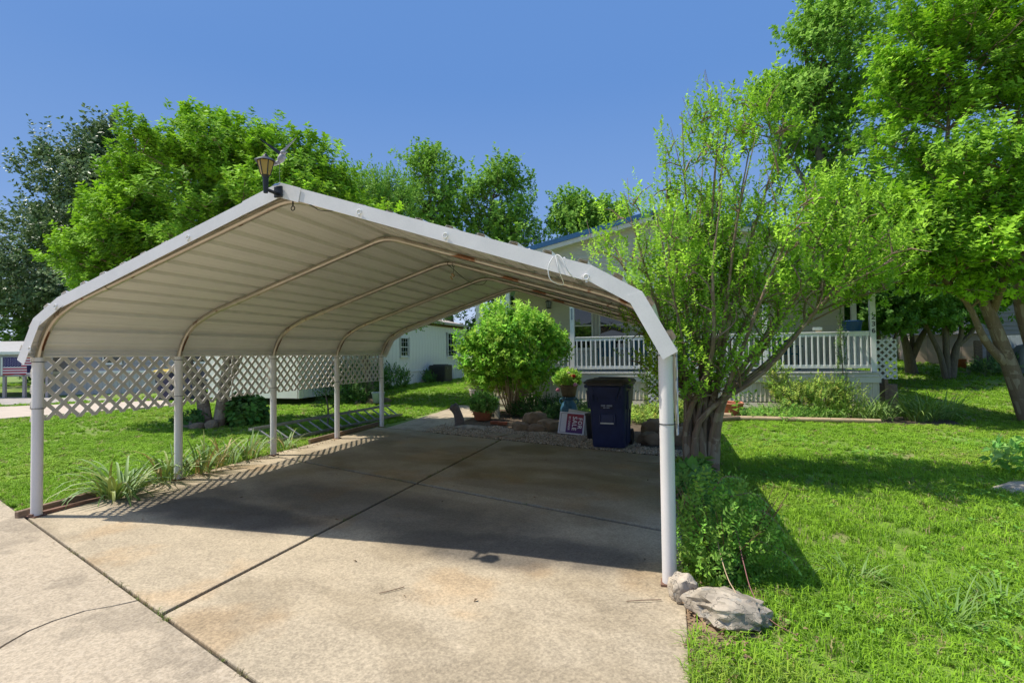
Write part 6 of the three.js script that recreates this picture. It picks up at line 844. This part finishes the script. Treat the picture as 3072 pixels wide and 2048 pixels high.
// ---------------------------------------------------------------- lawn
{
  const blade = (seed, n, len, w) => { const r = rngOf(seed), pos = [], idx = []; for (let i = 0; i < n; i++) { const a = r() * 6.283, x = (r() - 0.5) * 0.05, z = (r() - 0.5) * 0.05, L = len * (0.6 + 0.7 * r()), ln = 0.8 + 0.8 * r(), dx = Math.cos(a), dz = Math.sin(a), W = w * (0.7 + 0.6 * r()), o = pos.length / 3, m = [x + dx * L * 0.22 * ln, L * 0.6, z + dz * L * 0.22 * ln], e = [x + dx * L * 0.75 * ln, L * (1 - 0.35 * ln), z + dz * L * 0.75 * ln]; pos.push(x - dz * W / 2, 0, z + dx * W / 2, x + dz * W / 2, 0, z - dx * W / 2, m[0] - dz * W * 0.45, m[1], m[2] + dx * W * 0.45, m[0] + dz * W * 0.45, m[1], m[2] - dx * W * 0.45, ...e); idx.push(o, o + 1, o + 2, o + 1, o + 3, o + 2, o + 2, o + 3, o + 4); } const g = new THREE.BufferGeometry(); g.setAttribute('position', new THREE.Float32BufferAttribute(pos, 3)); g.setIndex(idx); g.computeVertexNormals(); return g; };
  const near = [blade(801, 9, 0.085, 0.0055), blade(802, 9, 0.07, 0.006)], far = [blade(803, 14, 0.07, 0.0065)];
  const blocked = (x, z) => { if (z > FRONT(x) - 0.02 && x < XR + 0.03) return true; if (x > XL - 0.05 && x < XR + 0.02 + 0.04 * Math.sin(z * 5) && z > BACK(x) - 0.05) return true; if (x > -1.75 && x < 3.45 && z < BACK(x) && z > -10.4) return true; if (x >= 3.3 && x < 8.6 && z < -8.98 && z > -10.4) return true; if (x > -2.3 && x < 7.6 && z < -10.3 && z > -22.5) return true; if (x > -3.1 && x < -1.45 && z < -5.8 && z > -11.2) return true; if (x < -8.15 && z < -10.3 && z > -24.2 && x > -12.2) return true;
    const inq = (p) => { let c = false; for (let i = 0, j = 3; i < 4; j = i++) { const a = p[i], b = p[j]; if ((a[1] > z) !== (b[1] > z) && x < (b[0] - a[0]) * (z - a[1]) / (b[1] - a[1]) + a[0]) c = !c; } return c; };
    return inq([[-13.6, -5.3], [-17.7, -8.0], [-14.2, -11.0], [-12.2, -9.4]]) || inq([[-18.6, -8.6], [-30, -14], [-26, -17], [-15.5, -12.4]]) || Math.hypot((x - 3.22) / 0.24, (z - 0.36) / 0.16) < 1; };
  const r = rngOf(811), L = [[], [], []], cam = [2.93, 3.6];
  const rings = [[0.3, 5.5, 1150], [5.5, 9, 620], [9, 14, 330], [14, 22, 130], [22, 40, 36]];
  for (const [d0, d1, den] of rings) {
    const a0 = -1.25, a1 = 1.25, n = Math.round(den * (a1 - a0) / 2 * (d1 * d1 - d0 * d0));
    for (let i = 0; i < n; i++) {
      const d = Math.sqrt(lerp(d0 * d0, d1 * d1, r())), a = lerp(a0, a1, r()) + 0.2885, x = cam[0] - Math.sin(a) * d, z = cam[1] - Math.cos(a) * d;
      if (blocked(x, z)) continue;
      const clump = fbm(x * 0.9, z * 0.9, 821, 4), fine = fbm(x * 4, z * 4, 823, 3), bare = fbm(x * 1.3 + 40, z * 1.3, 827, 4);
      if (bare > 0.66 && r() < 0.7) continue; if (Math.hypot((x - 3.55) / 0.3, (z - 0.5) / 0.2) < 1 && r() < 0.4) continue; if (x < 3.2 && x > 2.9 && z > -0.1 && z < 0.7 && r() < 0.6) continue;
      const dry = ss(0.52, 0.75, clump) * 0.55, v = clamp(0.5 + (fine - 0.5) * 1.6 + (r() - 0.5) * 0.6, 0, 1);
      let c = mixc([0.185, 0.36, 0.016], [0.295, 0.51, 0.03], v); c = mixc(c, [0.42, 0.47, 0.08], dry * r()); if (r() < 0.04) c = [0.38, 0.32, 0.14];
      const long = x > 3 && z > -1.8 && fbm(x * 1.6, z * 1.6, 829, 3) > 0.55 ? 1.5 : 1, k = (d < 5.5 ? 0.8 : d < 9 ? 1.0 : d < 14 ? 1.0 : d < 22 ? 1.25 : 1.9) * (0.7 + 0.6 * r());
      const li = d < 9 ? (r() < 0.5 ? 0 : 1) : 2, sh = d < 9 ? 1 : 0.75;
      L[li].push({ p: V(x, terrain(x, z) + GROUND, z), q: new THREE.Quaternion().setFromEuler(new THREE.Euler((r() - 0.5) * 0.5, r() * 6.283, (r() - 0.5) * 0.5)), s: k, sy: k * sh * long * (0.7 + 0.6 * fine), c });
    }
  }
  // dry tufts and straw growing in the slab joints and along the pad edge
  const jt = []; for (let i = 0; i < 520; i++) { const q = r(); let x, z; if (q < 0.3) { x = lerp(-2.9, 2.9, r()); z = FRONT(x) + (r() - 0.5) * 0.02; } else if (q < 0.5) { x = CX + (r() - 0.5) * 0.02; z = lerp(BACK(CX), FRONT(CX), r()); } else if (q < 0.62) { x = lerp(-2.9, 2.9, r()); z = MID(x) + (r() - 0.5) * 0.02; } else if (q < 0.8) { x = XR + 0.02 + (r() - 0.5) * 0.1; z = lerp(-0.3, 1.6, r()); } else { x = XL - 0.02 + (r() - 0.3) * 0.1; z = lerp(-0.7, -6, r()); } if (fbm(x * 2.5, z * 2.5, 871, 3) < 0.5) continue; jt.push({ p: V(x, -0.022, z), q: new THREE.Quaternion().setFromEuler(new THREE.Euler((r() - 0.5), r() * 6.28, (r() - 0.5))), s: 0.25 + 0.4 * r(), c: mixc([0.30, 0.24, 0.12], [0.16, 0.25, 0.04], r()) }); }
  { const o = scatterMesh('joint_weeds', near[0], M.grass, jt, null); o.userData.label = 'dry straw and tiny weeds in the concrete joints'; }
  const labels = ['lawn_grass', 'lawn_grass', 'lawn_grass'];
  L.forEach((l, i) => { const o = scatterMesh(labels[i], i < 2 ? near[i] : far[0], M.grass, l, null); o.userData.label = ['short bright green lawn grass near the pad', 'mixed green lawn grass near the pad', 'mown lawn stretching to the neighbouring homes'][i]; });
  // clover and broad weeds in the lawn near the shrub
  const w = [], wg = sprayGeo(91, { n: 6, len: 0.03, L: 0.04, W: 0.026, spread: 1.4, bunch: true }); for (let i = 0; i < 2600; i++) { const x = lerp(3.3, 9, Math.pow(r(), 0.8)), z = lerp(0.6, -7, r()); if (blocked(x, z) || fbm(x * 1.2, z * 1.2, 841, 3) < 0.5) continue; w.push({ p: V(x, 0.005, z), q: faceDir(V((r() - 0.5) * 0.5, 1, (r() - 0.5) * 0.5), r()), s: 0.4 + 0.5 * r(), c: mixc([0.07, 0.16, 0.02], [0.13, 0.24, 0.03], r()) }); }
  const wo = scatterMesh('clover', wg, M.leaf, w, null); wo.userData.label = 'clover and low weeds in the shaded lawn';
  // long grass tussocks near the lower edge of the lawn
  [['long pale grass tussock on the lawn beyond the boulder', 4.35, 0.05], ['feathery grass tussock on the sunny lawn', 4.75, -0.25], ['leaning grass tussock near the roof shadow tip', 4.05, -0.45]].forEach(([l, x, z], i) => bladeClump(thing('grass_tussock', l, 'grass', [x, -0.03, z]), { seed: 850 + i, n: 46, len: 0.3, w: 0.010, lean: 1.3, colors: [[0.19, 0.33, 0.05], [0.15, 0.29, 0.04]], base: 0.14 }));
}
renderer.render(scene, camera);
